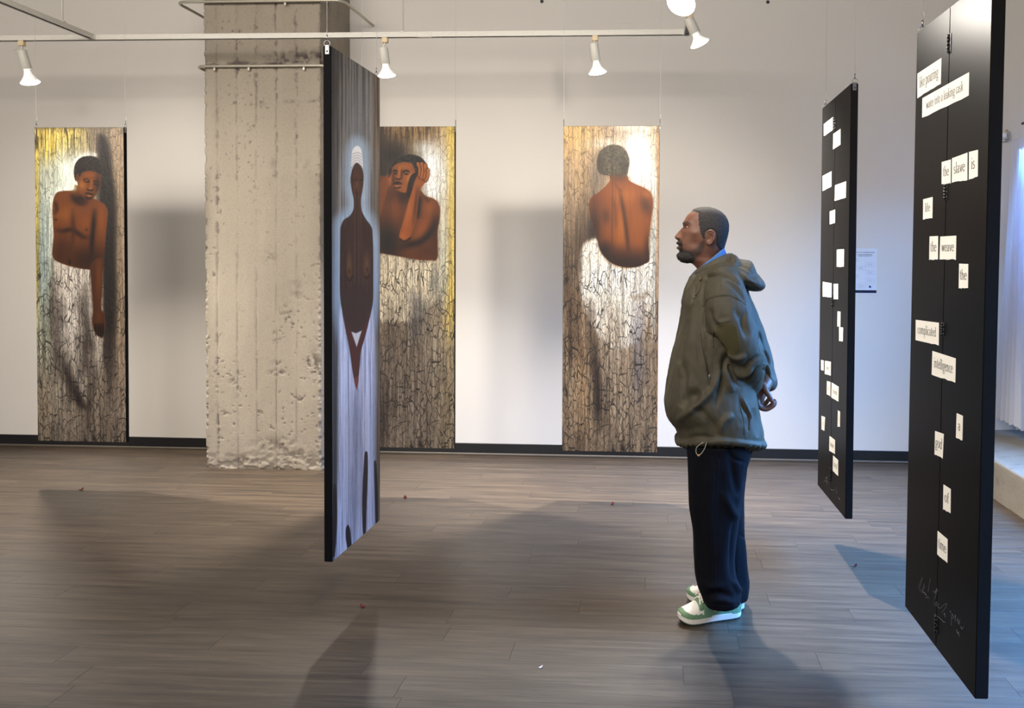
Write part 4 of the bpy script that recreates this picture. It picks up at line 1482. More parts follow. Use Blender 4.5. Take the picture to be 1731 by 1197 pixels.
    c.mix(c.stroke([(665, 293.4), (669, 294), (671.5, 293.2)], .5, 1), (30, 15, 10), .85)
    c.mix(c.stroke([(683, 293), (687, 295), (690.5, 294)], .5, 1), (30, 15, 10), .85)
    c.mix(c.blob(687, 293.2, .9, .9), (16, 8, 6), .9)
    c.mix(c.blob(669, 291.8, .8, .9), (16, 8, 6), .9)
    c.mix(c.stroke([(676, 282), (675.5, 288), (674, 296)], 1.4, 2), (196, 116, 56), .7)
    c.mix(c.stroke([(679, 288), (679, 296), (679, 301)], .8, 1.8), (98, 52, 26), .8)
    c.mix(c.blob(673.5, 299.6, 3, 2.2), (192, 112, 54), .85)
    c.mix(c.stroke([(669, 301.6), (673, 303), (678, 302)], .8, 1.1), (38, 19, 13), .9)
    c.mix(c.stroke([(665.5, 311), (669, 308.5), (674, 308), (679, 311)], .9, 1.1), (52, 26, 18), .9)
    c.mix(c.blob(671.5, 311, 4.6, 1.5), (28, 13, 10), .95)
    c.mix(c.blob(671, 314.2, 4.2, 1.4), (198, 124, 78), .85)
    c.mix(c.stroke([(667, 317), (672, 318), (677, 316.5)], .8, 1.6), (72, 36, 20), .8)
    # near forearm and the hand clasping the head
    c.mix(c.poly([(694, 298), (708, 292), (706, 310), (700, 324), (692, 334), (687, 327)], 1.2), (46, 26, 18), .96)
    fa = c.poly([(709, 288), (703, 302), (698.5, 315), (694, 330), (690, 343), (683, 369), (676, 392), (675.5, 403), (680, 407.5), (690, 405), (698, 390), (702, 376), (705.5, 355), (707.5, 335), (710, 321), (717, 311), (722, 303), (718, 286)], 1.1)
    c.mix(fa, (166, 88, 38))
    c.crack(fa, .08)
    c.mix(fa * c.blob(692, 356, 6, 34, .25), (190, 106, 46), .7)
    c.mix(fa * c.blob(703, 345, 3.4, 40, .12), (92, 48, 24), .7)
    c.mix(fa * c.blob(680, 400, 7, 7), (196, 108, 52), .6)
    c.mix(c.stroke([(676, 404), (684, 408.5), (694, 402)], 1, 2), (52, 26, 16), .8)
    for pts, w in (([(706.8, 277), (710, 285), (709.5, 297)], 2.4), ([(713, 276.8), (715.3, 287), (713, 300)], 2.4), ([(718.5, 279), (720, 289), (718, 302)], 2.4), ([(723, 287), (723.3, 296), (720, 305)], 1.9)):
        c.mix(c.stroke(pts, w + 1.0, 1, False), (50, 26, 17), .85)
        c.mix(c.stroke(pts, w, .9, False), (188, 108, 50), .97)
    c.mix(c.blob(707, 310, 5, 8), (184, 104, 48), .7)
    return c.C, np.where(c.crk > .5, .24, 0) + .76 * np.clip(c.crk * (.4 + .6 * sstep(400, 460, Y)) * (1 - .5 * c.blob(734, 298, 16, 40)), 0, 1)


def paint_tall(X, Y, U, V):
    c = Canvas(X, Y, (130, 124, 118))
    s1 = fbm(np.stack([U / .012, V / .5], -1), 301, 4)
    s2 = fbm(np.stack([U / .006, V / .25], -1), 302, 3)
    c.mix(sstep(.4, .65, s1), (58, 54, 54), .8)
    c.mix(sstep(.55, .7, s2), (156, 146, 136), .6)
    c.mix(c.blob(604, 210, 26, 90), (122, 128, 136), .6)
    # left and right margins
    c.mix((1 - sstep(563, 576, X)), (62, 60, 62), .7)
    c.mix(sstep(626, 636, X), (128, 110, 92), .75)
    c.mix(sstep(626, 636, X) * sstep(.45, .6, s2), (66, 54, 46), .7)
    # light blue glow round the figure
    out = [(602, 236), (592, 250), (588, 280), (587, 315), (592, 345), (582, 362), (570, 378), (569, 420), (568, 500), (572, 540), (580, 580), (592, 620), (612, 620), (622, 580), (634, 520), (637, 440), (636, 400), (628, 372), (618, 350), (619, 310), (619, 280), (616, 250)]
    d, _ = c.sd(out, True)
    c.mix(1 - sstep(-6, 16, d), (168, 190, 212), .88)
    c.mix((1 - sstep(-6, 16, d)) * sstep(.4, .65, s2), (122, 140, 160), .5)
    # long white skirt with runs of paint
    sk = c.poly([(576, 520), (582, 560), (590, 600), (602, 640), (608, 600), (618, 560), (626, 520), (632, 560), (634, 640), (633, 760), (634, 880), (632, 900), (606, 925), (588, 946), (566, 946), (570, 860), (573, 760), (573, 640)], 5)
    c.mix(sk, (214, 213, 232), .95)
    c.mix(sk * sstep(.42, .62, s1), (124, 126, 152), .7)
    c.mix(sk * sstep(.56, .7, s2), (232, 232, 246), .8)
    c.mix(c.blob(580, 700, 5, 110) * sk, (226, 226, 244), .8)
    c.mix(c.blob(600, 720, 14, 80) * sk * (.4 + .6 * s2), (132, 134, 156), .6)
    c.mix(c.blob(600, 840, 16, 60) * sk, (128, 130, 150), .5)
    c.mix(c.blob(629, 760, 3.5, 120), (162, 180, 214), .7)
    for pts, w in (([(619, 765), (618, 800), (616, 850), (616, 905)], 3.2), ([(588, 890), (589, 910), (592, 935)], 3.6), ([(566, 820), (566, 880), (564, 940)], 3), ([(634, 780), (636, 830), (637, 890)], 2)):
        c.mix(c.stroke(pts, w, 1.6), (44, 34, 34), .92)
    # body
    body = c.poly([(603, 275), (596.5, 284), (593, 298), (592.6, 308), (595.3, 325), (598, 338), (597.4, 354), (591, 365), (581, 372), (576, 384), (575, 400), (574.6, 450), (574.6, 493), (577.6, 521), (584, 556), (591.5, 593), (596, 626), (602.7, 656), (607.6, 622), (610, 594), (616.5, 571), (624, 541), (630.3, 511), (631, 470), (631, 430), (630, 400), (628, 384), (618, 369.5), (611.3, 355), (610, 338), (612.3, 324), (614.7, 303), (613.5, 290), (610, 280)], .9)
    c.mix(body, (64, 44, 36))
    c.crack(body, .2)
    c.mix(body * sstep(.5, .66, s2), (92, 64, 50), .5)
    c.mix(body * c.blob(603, 430, 5, 110), (92, 64, 46), .6)
    c.mix(body * c.blob(604, 310, 8, 30), (100, 60, 46), .7)
    c.mix(body * c.stroke([(603, 300), (603, 420), (602, 560)], .5, 1.2, False), (42, 28, 24), .6)
    c.mix(body * sstep(520, 545, Y), (92, 42, 36), .9)
    belly = c.poly([(578, 505), (584, 540), (592, 558), (602, 563), (612, 558), (620, 540), (627, 505), (602, 480)], 2)
    c.mix(belly, (66, 46, 38), .9)
    for x, y in ((590.5, 452), (620, 450)):
        c.mix(c.blob(x, y, 4.2, 22), (124, 82, 44), .8)
    c.mix(c.blob(590.3, 458, 1.6, 5), (44, 28, 22), .8)
    c.mix(c.blob(620.6, 456, 1.6, 5), (44, 28, 22), .8)
    c.mix(c.stroke([(586, 468), (591, 475), (596, 468)], .6, 2), (36, 24, 20), .7)
    c.mix(c.stroke([(616, 466), (620, 471), (624, 464)], .6, 2), (36, 24, 20), .7)
    c.mix(c.poly([(594, 561), (602, 563.5), (611.5, 559), (603, 587)], 1, False), (214, 210, 204), .95)
    c.mix(c.poly([(599, 640), (603, 660), (606.5, 638)], 1), (150, 70, 56), .7)
    # face marks
    c.mix(c.stroke([(596, 305), (599, 304), (601, 306)], .6, 1.2), (40, 24, 20), .8)
    c.mix(c.stroke([(606, 305), (609, 304), (612, 306)], .6, 1.2), (40, 24, 20), .8)
    c.mix(c.stroke([(603.5, 306), (603.4, 318)], .7, 1.2), (124, 80, 62), .7)
    c.mix(c.blob(603.3, 327, 3.2, 1.2), (44, 24, 22), .8)
    # head wrap
    wrap = c.poly([(593.7, 281), (594, 268), (595.3, 256), (600, 248), (606, 247), (610.5, 253), (612.6, 266), (613.5, 284), (609, 279), (603, 275), (597, 279)], .8)
    c.mix(wrap, (226, 224, 224))
    c.crack(wrap, .05)
    for k in range(5):
        c.mix(wrap * c.stroke([(594, 262 + k * 5), (603, 258 + k * 4.2), (613, 262 + k * 5)], .4, 1.2), (166, 164, 168), .75)
    return c.C, np.clip(c.crk * .12, 0, .2)


PAINT_M = painting_material('cracked_painting', .6, 1.0, .5, (.36, .62), spec=.3)
TALL_M = painting_material('streaked_painting', .6, 1.0, .8, (.36, .62), spec=0.0, coat=.35)
T_ = .034
HH, WW = 2.13, .6256
for name_x, painter, label in ((-3.8992, paint_youth, 'hanging painting of a bare-chested youth with lowered head, left of the column'),
                               (-1.6462, paint_anguish, 'hanging painting of a man holding his head, partly hidden behind the panel hung edge-on'),
                               (-.3018, paint_back, 'hanging painting of a bare back seen from behind, left of the standing man')):
    root, R, Ri = hang_panel('hanging_painting', label, 'painting', (name_x, 5.434), .3323, WW, HH, 0.0, T_, group='tall paintings hung on cables')
    painted_face(root, R, WW, HH, T_, painter, PAINT_M, 170, 560, True, .70 if painter is paint_anguish else .48)
a2 = .0167
root, R, Ri = hang_panel('hanging_painting', 'hanging painting of a tall dark figure in a white head wrap, turned almost edge-on', 'painting', (-1.3427, 3.675), .3065, .575, 2.146, PI / 2 - a2, .034, group='tall paintings hung on cables')
painted_face(root, R, .575, 2.146, .034, paint_tall, TALL_M, 150, 640, False)


# ------------------------------------------------------------------ black word panels
def word_panel(label, face_xy, zb, Wd, H, a, T, tilt, slips, hinges, scrawl, faint=False, swid=.0011):
    root, R, Ri = hang_panel('word_panel', label, 'panel', face_xy, zb, Wd, H, -PI / 2 - a, T, tilt, 'black word panels hung on cables', leaves=True)
    Rn = np.array(R)
    Rin = np.array(Ri)
    nrm = Rn[:3, :3] @ np.array([0, -1, 0])
    p0 = Rn[:3, :3] @ np.array([0, -T / 2, 0]) + Rn[:3, 3]

    def loc(px, py):
        r = ray(px, py)
        t = ((p0 - CAM_O) @ nrm) / (r @ nrm)
        q = Rin[:3, :3] @ (CAM_O + r * t) + Rin[:3, 3]
        return np.array([q[0], q[2]])

    for i, (text, quad) in enumerate(slips):
        q = np.array([loc(*p) for p in quad])            # TL TR BR BL on the board
        rng = random.Random(i * 13 + int(face_xy[1] * 100))
        # torn lower edge
        up = [q[0], q[1]]
        n = 7
        lo = [q[2] + (q[3] - q[2]) * k / n + np.array([0, rng.uniform(-.0016, .0016)]) for k in range(n + 1)]
        ring = up + lo
        y0, y1 = -T / 2 - .0008, -T / 2 + .0004
        m = len(ring)
        V = [(p[0], y0, p[1]) for p in ring] + [(p[0], y1, p[1]) for p in ring]
        F = [tuple(range(m))] + [(k, m + k, m + (k + 1) % m, (k + 1) % m) for k in range(m)]
        slip = mesh_obj('paper_slip', V, F, M['paper'], root)
        ex = (q[1] - q[0] + q[2] - q[3]) / 2
        ey = (q[0] - q[3] + q[1] - q[2]) / 2
        w, h = np.linalg.norm(ex), np.linalg.norm(ey)
        ex, ey = ex / w, ey / h
        gv, gf, adv = lettering(text, .17 if not faint else .2, .07 if not faint else .1)
        xh = h * (.27 if not faint else .22)
        sx = min(w * .80 / adv, xh * 1.05)
        xh = min(xh, sx * 1.9)
        c = q.mean(0) - ey * xh * .55 - ex * adv * sx / 2
        V = [(*(c + ex * v[0] * sx + ey * v[1] * xh), 0) for v in gv]
        V = [(v[0], y0 - .0004, v[1]) for v in V]
        mesh_obj('lettering', V, gf, M['faint_ink'] if faint else M['ink'], slip)
    for i, (x0, y0, x1, y1) in enumerate(hinges):
        za, zb_ = loc((x0 + x1) / 2, y0)[1], loc((x0 + x1) / 2, y1)[1]
        xc = 0.0
        za, zb_ = max(za, zb_), min(za, zb_)
        yy = -T / 2
        hg = box('hinge', (xc - .016, yy - .0022, zb_), (xc + .016, yy + .0005, za), M['iron'], root, .0006)
        hh = (za - zb_) / 5
        for k in range(5):
            V, F = tube_data([(xc, yy - .004, zb_ + hh * k + .0006), (xc, yy - .004, zb_ + hh * (k + 1) - .0006)], .0042, 10)
            mesh_obj('knuckle', V, F, M['iron'], hg, True)
        for sx in (-1, 1):
            for k in range(3):
                V, F = xform(lathe_data([(0, .0012), (.0022, .0010), (.0032, 0)], 8), np.array(Matrix.Translation((xc + sx * .0105, yy - .0022, zb_ + (za - zb_) * (.18 + .32 * k))) @ Matrix.Rotation(PI / 2, 4, 'X')))
                mesh_obj('screw', V, F, M['steel'], hg, True)
    parts = []
    for pts in scrawl:
        q = np.array([loc(*p) for p in pts])
        q = catmull(q, 4) if len(q) > 2 else q
        parts.append(tube_data([(p[0], -T / 2 - .0003, p[1]) for p in q], swid * .5, 5))
    mesh_obj('handwriting', *merge(parts), M['chalk'], root)['label'] = 'faint pale handwritten scrawl'
    return root


S5 = [('like pouring', [(1551.1, 124.4), (1591.6, 97.7), (1590.6, 142), (1551, 165.6)]),
      ('water into a leaking cask', [(1559.5, 166), (1638.4, 122), (1637.7, 162), (1559, 199.7)]),
      ('the', [(1592.2, 274), (1607.6, 269.6), (1607.3, 309.7), (1592, 312)]),
      ('slave', [(1609.6, 267.6), (1635.7, 257.9), (1635.4, 304.3), (1609.3, 309)]),
      ('is', [(1638.4, 256.9), (1653.4, 253.2), (1653, 298.7), (1638, 303.7)]),
      ('life', [(1560.8, 337), (1576.9, 332.8), (1576.2, 368.6), (1560.5, 371.2)]),
      ('the', [(1571.7, 399.7), (1586, 399), (1585.7, 438.7), (1571, 439)]),
      ('weave', [(1589.8, 400), (1616.8, 398.4), (1615.9, 438.7), (1588.6, 438.4)]),
      ('the', [(1621.6, 445.7), (1637, 446.3), (1636.5, 487.3), (1621, 487.3)]),
      ('complicated', [(1548.3, 540.6), (1587.3, 545.7), (1587, 583.5), (1548, 574.3)]),
      ('intelligence', [(1576.5, 593.3), (1615.9, 606), (1615, 646.7), (1575.2, 633.3)]),
      ('a', [(1617.5, 698.4), (1628, 703.2), (1627, 744.4), (1616.2, 740.3)]),
      ('god', [(1581, 728.6), (1595.6, 733.7), (1593.7, 775), (1580, 767.5)]),
      ('of', [(1595.2, 819), (1607.4, 827), (1607, 867), (1594.4, 861)]),
      ('time', [(1585.3, 897.6), (1602, 911.8), (1601.7, 951.5), (1584.5, 937.3)])]
Z5 = lambda *p: [(1540 + x / 9.97, 970 + y / 9.97) for x, y in p]
SCR5 = [Z5((120, 245), (150, 170), (190, 62)), Z5((145, 290), (160, 200), (195, 80)), Z5((170, 300), (175, 270)), Z5((190, 330), (225, 170), (200, 280), (235, 215)), Z5((200, 300), (240, 335), (262, 372)),
        Z5((290, 300), (325, 80)), Z5((245, 405), (270, 398), (305, 405)), Z5((370, 300), (420, 300), (440, 245), (400, 330), (455, 290)), Z5((440, 260), (420, 360), (395, 430)),
        Z5((380, 520), (392, 470)), Z5((400, 545), (435, 470), (425, 545), (465, 505), (455, 570), (485, 575)), Z5((490, 590), (560, 520), (605, 510), (570, 590), (515, 665)),
        Z5((550, 680), (575, 690), (565, 660), (580, 735)), Z5((450, 720), (500, 760), (555, 815), (580, 810)), Z5((660, 625), (675, 660)), Z5((680, 870), (690, 680), (720, 740), (690, 760)),
        Z5((735, 740), (755, 690), (745, 800)), Z5((775, 810), (790, 750), (800, 850), (825, 780), (815, 860)), Z5((840, 885), (860, 935), (890, 890)), Z5((765, 940), (790, 1010), (800, 980), (815, 1060))]
word_panel('large black panel of pasted word slips nearest the viewer, at right', (.9443, 2.8229), .2817, .6461, 2.1233, -.0242, .040, .016, S5,
           [(1599.6, 60, 1606, 91), (1593.6, 312, 1601, 338), (1588, 545, 1595.5, 567), (1575, 1034, 1581, 1064)], SCR5)
FAKE = ['nun', 'in', 'mm', 'nuuni', 'ni', 'hni', 'nuinnu', 'iun', 'i', 'un', 'i', 'innu', 'un', 'nnuinn', 'n', 'i', 'nnuin', 'hnnd']
Q4 = [[(1392.9, 210), (1408, 197.8), (1407.6, 219.8), (1393, 230)], [(1409, 226.3), (1421, 217.6), (1421, 244.8), (1408.2, 253)], [(1391, 297.4), (1405.7, 289.6), (1405.4, 315.3), (1391, 322.6)],
      [(1411.6, 313.4), (1430.6, 306.3), (1430, 334), (1411, 340)], [(1403, 357.3), (1412, 354.3), (1411.6, 376.8), (1403, 379.4)], [(1414.9, 422), (1427, 421.2), (1426.6, 451), (1414.6, 451)],
      [(1391, 476.4), (1406, 479), (1405.6, 503), (1391, 501.7)], [(1409.3, 479.8), (1417, 479.8), (1416.8, 506), (1409.3, 505.4)], [(1416, 526.3), (1421, 527), (1420.6, 552.3), (1415.6, 551.9)],
      [(1418.6, 553), (1425.4, 553.7), (1425, 577), (1418.6, 576.7)], [(1388, 608.6), (1392.8, 609.5), (1392.5, 627), (1388, 625.6)], [(1394.7, 609.8), (1404.7, 611.7), (1404.4, 635), (1394.3, 632.3)],
      [(1398, 644), (1404, 645.9), (1403.8, 670), (1397.7, 666.2)], [(1406, 646.6), (1417.9, 654), (1417.4, 679.2), (1405.3, 672.2)], [(1388.8, 703), (1395, 705.3), (1393.8, 728.6), (1388.8, 725.7)],
      [(1416.5, 693.8), (1420.3, 696), (1420, 722), (1416, 721.2)], [(1402.3, 737), (1411.7, 744), (1411.5, 767.8), (1401.9, 761.7)], [(1408.4, 770), (1417, 778), (1417, 805.3), (1407.8, 795.8)]]
Z4 = lambda *p: [(1380 + x / 7.04, 680 + y / 7.04) for x, y in p]
SCR4 = [Z4((85, 960), (120, 890), (130, 985)), Z4((130, 900), (145, 880)), Z4((165, 1030), (190, 1050), (215, 1040), (200, 1120)), Z4((235, 1015), (240, 1080), (255, 1060)), Z4((265, 1135), (280, 1160)), Z4((100, 930), (140, 960))]
word_panel('smaller black panel of pasted word slips hanging behind the standing man', (.9258, 4.4387), .3185, .6351, 2.1276, -.0203, .036, -.002, list(zip(FAKE, Q4)),
           [(1410, 198, 1413, 221), (1406, 496, 1409.5, 518), (1402, 791, 1406, 813)], SCR4, faint=True, swid=.0013)

# ------------------------------------------------------------------ the standing man
YM = 3.70
MAN = thing('person', 'man in olive jacket and dark trousers standing in profile, hands clasped behind his back', 'person', (0.27, YM, 0))
MO = np.array([0.27, YM, 0.0])


def mp(px, py, Y=YM):
    return at(px, py, 'Y', Y)


def interp_rows(tab, n):
    """tab rows: (py, front, back, hw[, ...]) -> n smooth rows evenly spaced along the table"""
    tab = np.array(tab, float)
    d = np.concatenate([[0], np.cumsum(np.maximum(np.abs(np.diff(tab[:, 0])), 1.0) + .35 * np.abs(np.diff(tab[:, 1])))])
    c = catmull(np.column_stack([d, tab]), 12)
    s = np.linspace(0, d[-1], n)
    return np.column_stack([np.interp(s, c[:, 0], c[:, k + 1]) for k in range(tab.shape[1])])


def side_loft(tab, n_rows, n, Y=YM, e=2.0, cfrac=.5, yshift=None):
    """horizontal superellipse sections between a front and a back contour given in the side view"""
    rows = interp_rows(tab, n_rows)
    th = np.linspace(0, 2 * PI, n, endpoint=False)
    rings = []
    for r in rows:
        a, b = mp(r[1], r[0], Y), mp(r[2], r[0], Y)
        xf, xb, z = a[0], b[0], (a[2] + b[2]) / 2
        xc = xf + cfrac * (xb - xf)
        cs, sn = np.cos(th), np.sin(th)
        p = 2.0 / e
        ax = np.where(cs > 0, xc - xf, xb - xc)
        x = xc - ax * np.sign(cs) * np.abs(cs) ** p
        y = Y + (0 if len(r) < 5 else r[4]) - r[3] * np.sign(sn) * np.abs(sn) ** p
        zz = a[2] + (b[2] - a[2]) * np.clip((x - xf) / (xb - xf + 1e-9), 0, 1)
        rings.append(np.stack([x, y, zz], -1))
    return rings, rows, th


def join_mesh(name, parts):
    V, F = merge(parts)
    me = bpy.data.meshes.new(name)
    me.from_pydata([tuple(map(float, v)) for v in V], [], F)
    bm = bmesh.new()
    bm.from_mesh(me)
    bmesh.ops.recalc_face_normals(bm, faces=bm.faces)
    bm.to_mesh(me)
    bm.free()
    return me


def remesh(me, voxel, smooth=2, factor=.5):
    o = bpy.data.objects.new('tmp', me)
    COL.objects.link(o)
    m = o.modifiers.new('r', 'REMESH')
    m.mode = 'VOXEL'
    m.voxel_size = voxel
    m.use_smooth_shade = True
    if smooth:
        s = o.modifiers.new('s', 'SMOOTH')
        s.iterations, s.factor = smooth, factor
    dg = bpy.context.evaluated_depsgraph_get()
    out = bpy.data.meshes.new_from_object(o.evaluated_get(dg))
    bpy.data.objects.remove(o)
    bpy.data.meshes.remove(me)
    return out


def get_co(me):
    V = np.empty(len(me.vertices) * 3)
    me.vertices.foreach_get('co', V)
    return V.reshape(-1, 3)


def get_no(me):
    N = np.empty(len(me.vertices) * 3, np.float32)
    me.vertices.foreach_get('normal', N)
    return N.reshape(-1, 3).astype(float)


def set_co(me, V):
    me.vertices.foreach_set('co', np.ascontiguousarray(V).ravel())
    me.update()


def flip_out(VF):
    return VF


def capsule(pts, rad, n=14, k=5):
    """tube with rounded ends along a smooth path"""
    P = catmull(pts, k) if len(pts) > 2 else np.asarray(pts, float)
    R = np.interp(np.linspace(0, 1, len(P)), np.linspace(0, 1, len(rad)), rad)
    a, b = P[0], P[-1]
    ta, tb = P[0] - P[1], P[-1] - P[-2]
    ta /= np.linalg.norm(ta)
    tb /= np.linalg.norm(tb)
    ang = np.linspace(0.15, PI / 2, 5)
    head = [(a + ta * R[0] * math.cos(t), R[0] * math.sin(t)) for t in ang[:-1]]
    tail = [(b + tb * R[-1] * math.cos(t), R[-1] * math.sin(t)) for t in ang[:-1]][::-1]
    Q = [h[0] for h in head] + list(P) + [t[0] for t in tail]
    S = [h[1] for h in head] + list(R) + [t[1] for t in tail]
    return tube_data(Q, np.array(S), n)


# ---- head
HEAD = [(480, 1183, 1242, .078), (466, 1183, 1233, .066), (457, 1180, 1228, .059), (450, 1174.5, 1224.5, .0565), (445, 1168.5, 1222.8, .0555), (441.5, 1160, 1221.8, .055), (438.5, 1153.5, 1221.3, .0545),
        (435, 1149.8, 1220.8, .055), (430, 1148.3, 1220.8, .0575), (425, 1148, 1221.7, .061), (420, 1147.6, 1223, .0645), (414, 1147.6, 1224.8, .068), (408, 1148.6, 1226.6, .0715), (402, 1150.3, 1228.3, .0745),
        (396, 1151.8, 1229.8, .0765), (390, 1153, 1230.7, .078), (384, 1154.2, 1231.2, .078), (378, 1154.8, 1230.8, .0775), (372, 1157, 1228.9, .0755), (366, 1160.3, 1225.5, .071), (361, 1164.5, 1220.6, .064),
        (357, 1169.3, 1215, .054), (354, 1174.3, 1208.5, .041), (352, 1180.5, 1201.5, .026), (351, 1186, 1196, .011)]
NH, NR = 160, 170
rings, rows, th = side_loft(HEAD, NR, NH, YM, 2.15, .60)
HV = np.array(rings)                                   # rows x ring x 3
py = rows[:, 0][:, None] * np.ones((1, NH))
ym = HV[..., 1] - YM
fr = np.clip(np.cos(th), 0, 1)[None, :] ** .6
pxm = 0.002615
g = lambda v, c, s: np.exp(-((v - c) / s) ** 2)
ay = np.abs(ym)
amp = np.interp(rows[:, 0], [380, 384, 388, 392, 396, 399.5, 402.5, 405, 407.5, 410], [0, .8, 3.4, 6.2, 8.6, 10.4, 9.6, 6.0, 1.6, 0])[:, None]
sig = np.interp(rows[:, 0], [380, 390, 396, 400, 404, 408], [.0075, .0085, .0110, .0145, .0160, .015])[:, None]
dx = amp * np.exp(-(ay / sig) ** 2.2)
dx = dx + 3.2 * g(py, 401.5, 3.0) * g(ay, .0155, .006)                     # nostril wings
dx = dx - 1.6 * g(py, 406.5, 1.6) * g(ay, .012, .006)
dx = dx + 4.6 * g(py, 411.2, 2.6) * g(ym, 0, .024) - .8 * g(py, 409, 3) * g(ym, 0, .004)
dx = dx - 1.6 * g(py, 415.0, 1.1) * g(ym, 0, .026) + 4.6 * g(py, 419.2, 2.7) * g(ym, 0, .021)
dx = dx - .6 * g(py, 425, 2.0) * g(ym, 0, .022) + 2.6 * g(py, 432, 4.5) * g(ym, 0, .022)
dx = dx + 2.3 * g(py, 377.2, 3.0) * g(ay, .024, .022)                      # brow ridge
dx = dx - 3.6 * g(py, 385.0, 4.2) * g(ay, .033, .013)                      # eye sockets
dx = dx - 1.4 * g(py, 383.5, 3.0) * g(ym, 0, .010)
dx = dx + 1.2 * g(py, 393, 4.5) * g(ay, .042, .015)
HV[..., 0] -= dx * pxm * fr
# cheek hollows and temples
sd = np.sign(ym)
HV[..., 1] += sd * (.0045 * g(py, 395, 5) * g(HV[..., 0], mp(1172, 395)[0], .020) - .004 * g(py, 412, 7) * g(HV[..., 0], mp(1172, 412)[0], .022)
                    - .003 * g(py, 377, 6) * g(HV[..., 0], mp(1172, 377)[0], .016) + .002 * g(py, 427, 5) * g(HV[..., 0], mp(1180, 425)[0], .02))
head_part = loft_data(list(HV))


def ear(side):
    """outer ear as a dished, rimmed shell; side -1 is towards the viewer"""
    cx_, cy_ = 1198.3, 402.6
    nu, prof = 40, [(0.02, -.004), (.22, -.0045), (.40, -.002), (.55, .0035), (.66, .0045), (.76, .0015), (.86, .0065), (.94, .0085), (1.0, .0055), (1.02, -.001), (.96, -.007), (.80, -.012), (.4, -.014), (.02, -.015)]
    rings_ = []
    for r, h in prof:
        ring = []
        for k in range(nu):
            t = 2 * PI * k / nu
            ex, ez = math.cos(t), math.sin(t)
            rx = 8.3 * (1 + .10 * ez) * (1 - .22 * (ez < 0) * ez * ez)
            rz = 12.4
            x = cx_ + r * rx * ex + 1.6 * r * ez * .6 - .2
            z = cy_ - r * rz * ez
            hh = h
            if r > .5 and ex < -.3 and abs(ez) < .75:                     # the front edge blends into the cheek, with a tragus
                hh = h * .3 - .001 + .003 * g(ez, -.1, .25)
            if ez < -.55 and r > .45:
                hh = min(h, .004) * .7
            tilt = .0085 * (ex * r) + .002
            ring.append((x, z, hh + tilt))
        rings_.append(ring)
    out = []
    for ring in rings_:
        L = []
        for (x, z, h) in ring:
            p = mp(x, z)
            L.append((p[0], YM + side * (.0735 + h), p[2]))
        out.append(np.array(L))
    return loft_data(out)


# ---- hands, arms, trunk, legs
J = lambda px, py, Y: mp(px, py, Y)
parts = [head_part, ear(-1), ear(1)]
TR = [(770, 1176, 1258, .14), (740, 1168, 1264, .165), (700, 1160, 1262, .165), (650, 1160, 1256, .165), (600, 1163, 1254, .17), (550, 1166, 1254, .18), (510, 1170, 1252, .185), (488, 1174, 1248, .16), (474, 1180, 1242, .11), (462, 1186, 1236, .068)]
rr, _, _ = side_loft(TR, 40, 40, YM, 2.3)
parts.append(loft_data(rr))
parts.append(capsule([J(1226, 486, 3.57), J(1234, 535, 3.52), J(1255, 600, 3.53)], [.058, .050, .042]))
parts.append(capsule([J(1255, 600, 3.53), J(1266, 632, 3.60), J(1273, 655, 3.685)], [.044, .036, .028]))
parts.append(capsule([J(1230, 486, 3.83), J(1250, 535, 3.89), J(1280, 600, 3.90)], [.058, .050, .042]))
parts.append(capsule([J(1280, 600, 3.90), J(1293, 630, 3.85), J(1296, 649, 3.775)], [.044, .036, .027]))
# right hand (hanging open, nearest the viewer) - palm, thumb and four fingers
parts.append(capsule([J(1296, 648, 3.775), J(1290, 658, 3.745), J(1283, 668, 3.725), J(1280.5, 679, 3.715)], [.026, .029, .031, .027]))
for k, (Y, l, r) in enumerate(((3.675, .90, .0088), (3.695, 1.0, .0094), (3.716, .96, .0092), (3.737, .84, .0082))):
    dz = k * 1.2
    parts.append(capsule([J(1280, 679 - dz, Y + .012), J(1285.5, 689.5 - dz * .6, Y), J(1285.5 + 12 * l, 692.5 - dz, Y - .004), J(1286 + 22.5 * l, 686.5 - dz, Y - .004), J(1286 + 24.5 * l, 679.5 - dz, Y)], [r * 1.25, r * 1.15, r * 1.02, r * .92, r * .80], 12))
parts.append(capsule([J(1290, 652, 3.735), J(1293.5, 659.5, 3.695), J(1300, 669, 3.682), J(1304.5, 677.5, 3.680)], [.0165, .0145, .0118, .0092], 12))
# left hand, behind it against the back
parts.append(capsule([J(1273, 655, 3.685), J(1276, 665, 3.725), J(1279, 676, 3.752)], [.025, .027, .024]))
for k, Y in enumerate((3.752, 3.772, 3.792, 3.810)):
    parts.append(capsule([J(1279, 676 - k, Y - .012), J(1285, 684 - k, Y), J(1294, 683 - k, Y + .002), J(1299, 677 - k, Y - .004)], [.0105, .0095, .0085, .007], 10))
parts.append(capsule([J(1276, 661, 3.70), J(1281, 670, 3.705), J(1286, 679, 3.735)], [.013, .011, .009], 10))
for Y, dxp in ((3.60, 0), (3.80, 8)):
    parts.append(capsule([J(1214 + dxp, 765, Y), J(1210 + dxp, 880, Y), J(1214 + dxp, 960, Y), J(1216 + dxp, 1015, Y)], [.088, .060, .054, .036], 18))
toe_n, heel_n = np.array([.105, 3.600, 0]), np.array([.385, 3.700, 0])
toe_f, heel_f = np.array([.155, 3.885, 0]), np.array([.405, 3.757, 0])
for t_, h_ in ((toe_n, heel_n), (toe_f, heel_f)):
    d = t_ - h_
    parts.append(capsule([h_ + d * .18 + [0, 0, .075], h_ + d * .45 + [0, 0, .066], h_ + d * .84 + [0, 0, .048]], [.032, .033, .022], 14))
body = remesh(join_mesh('body', parts), .0029, 1, .4)
V = get_co(body)
pix = proj(V)
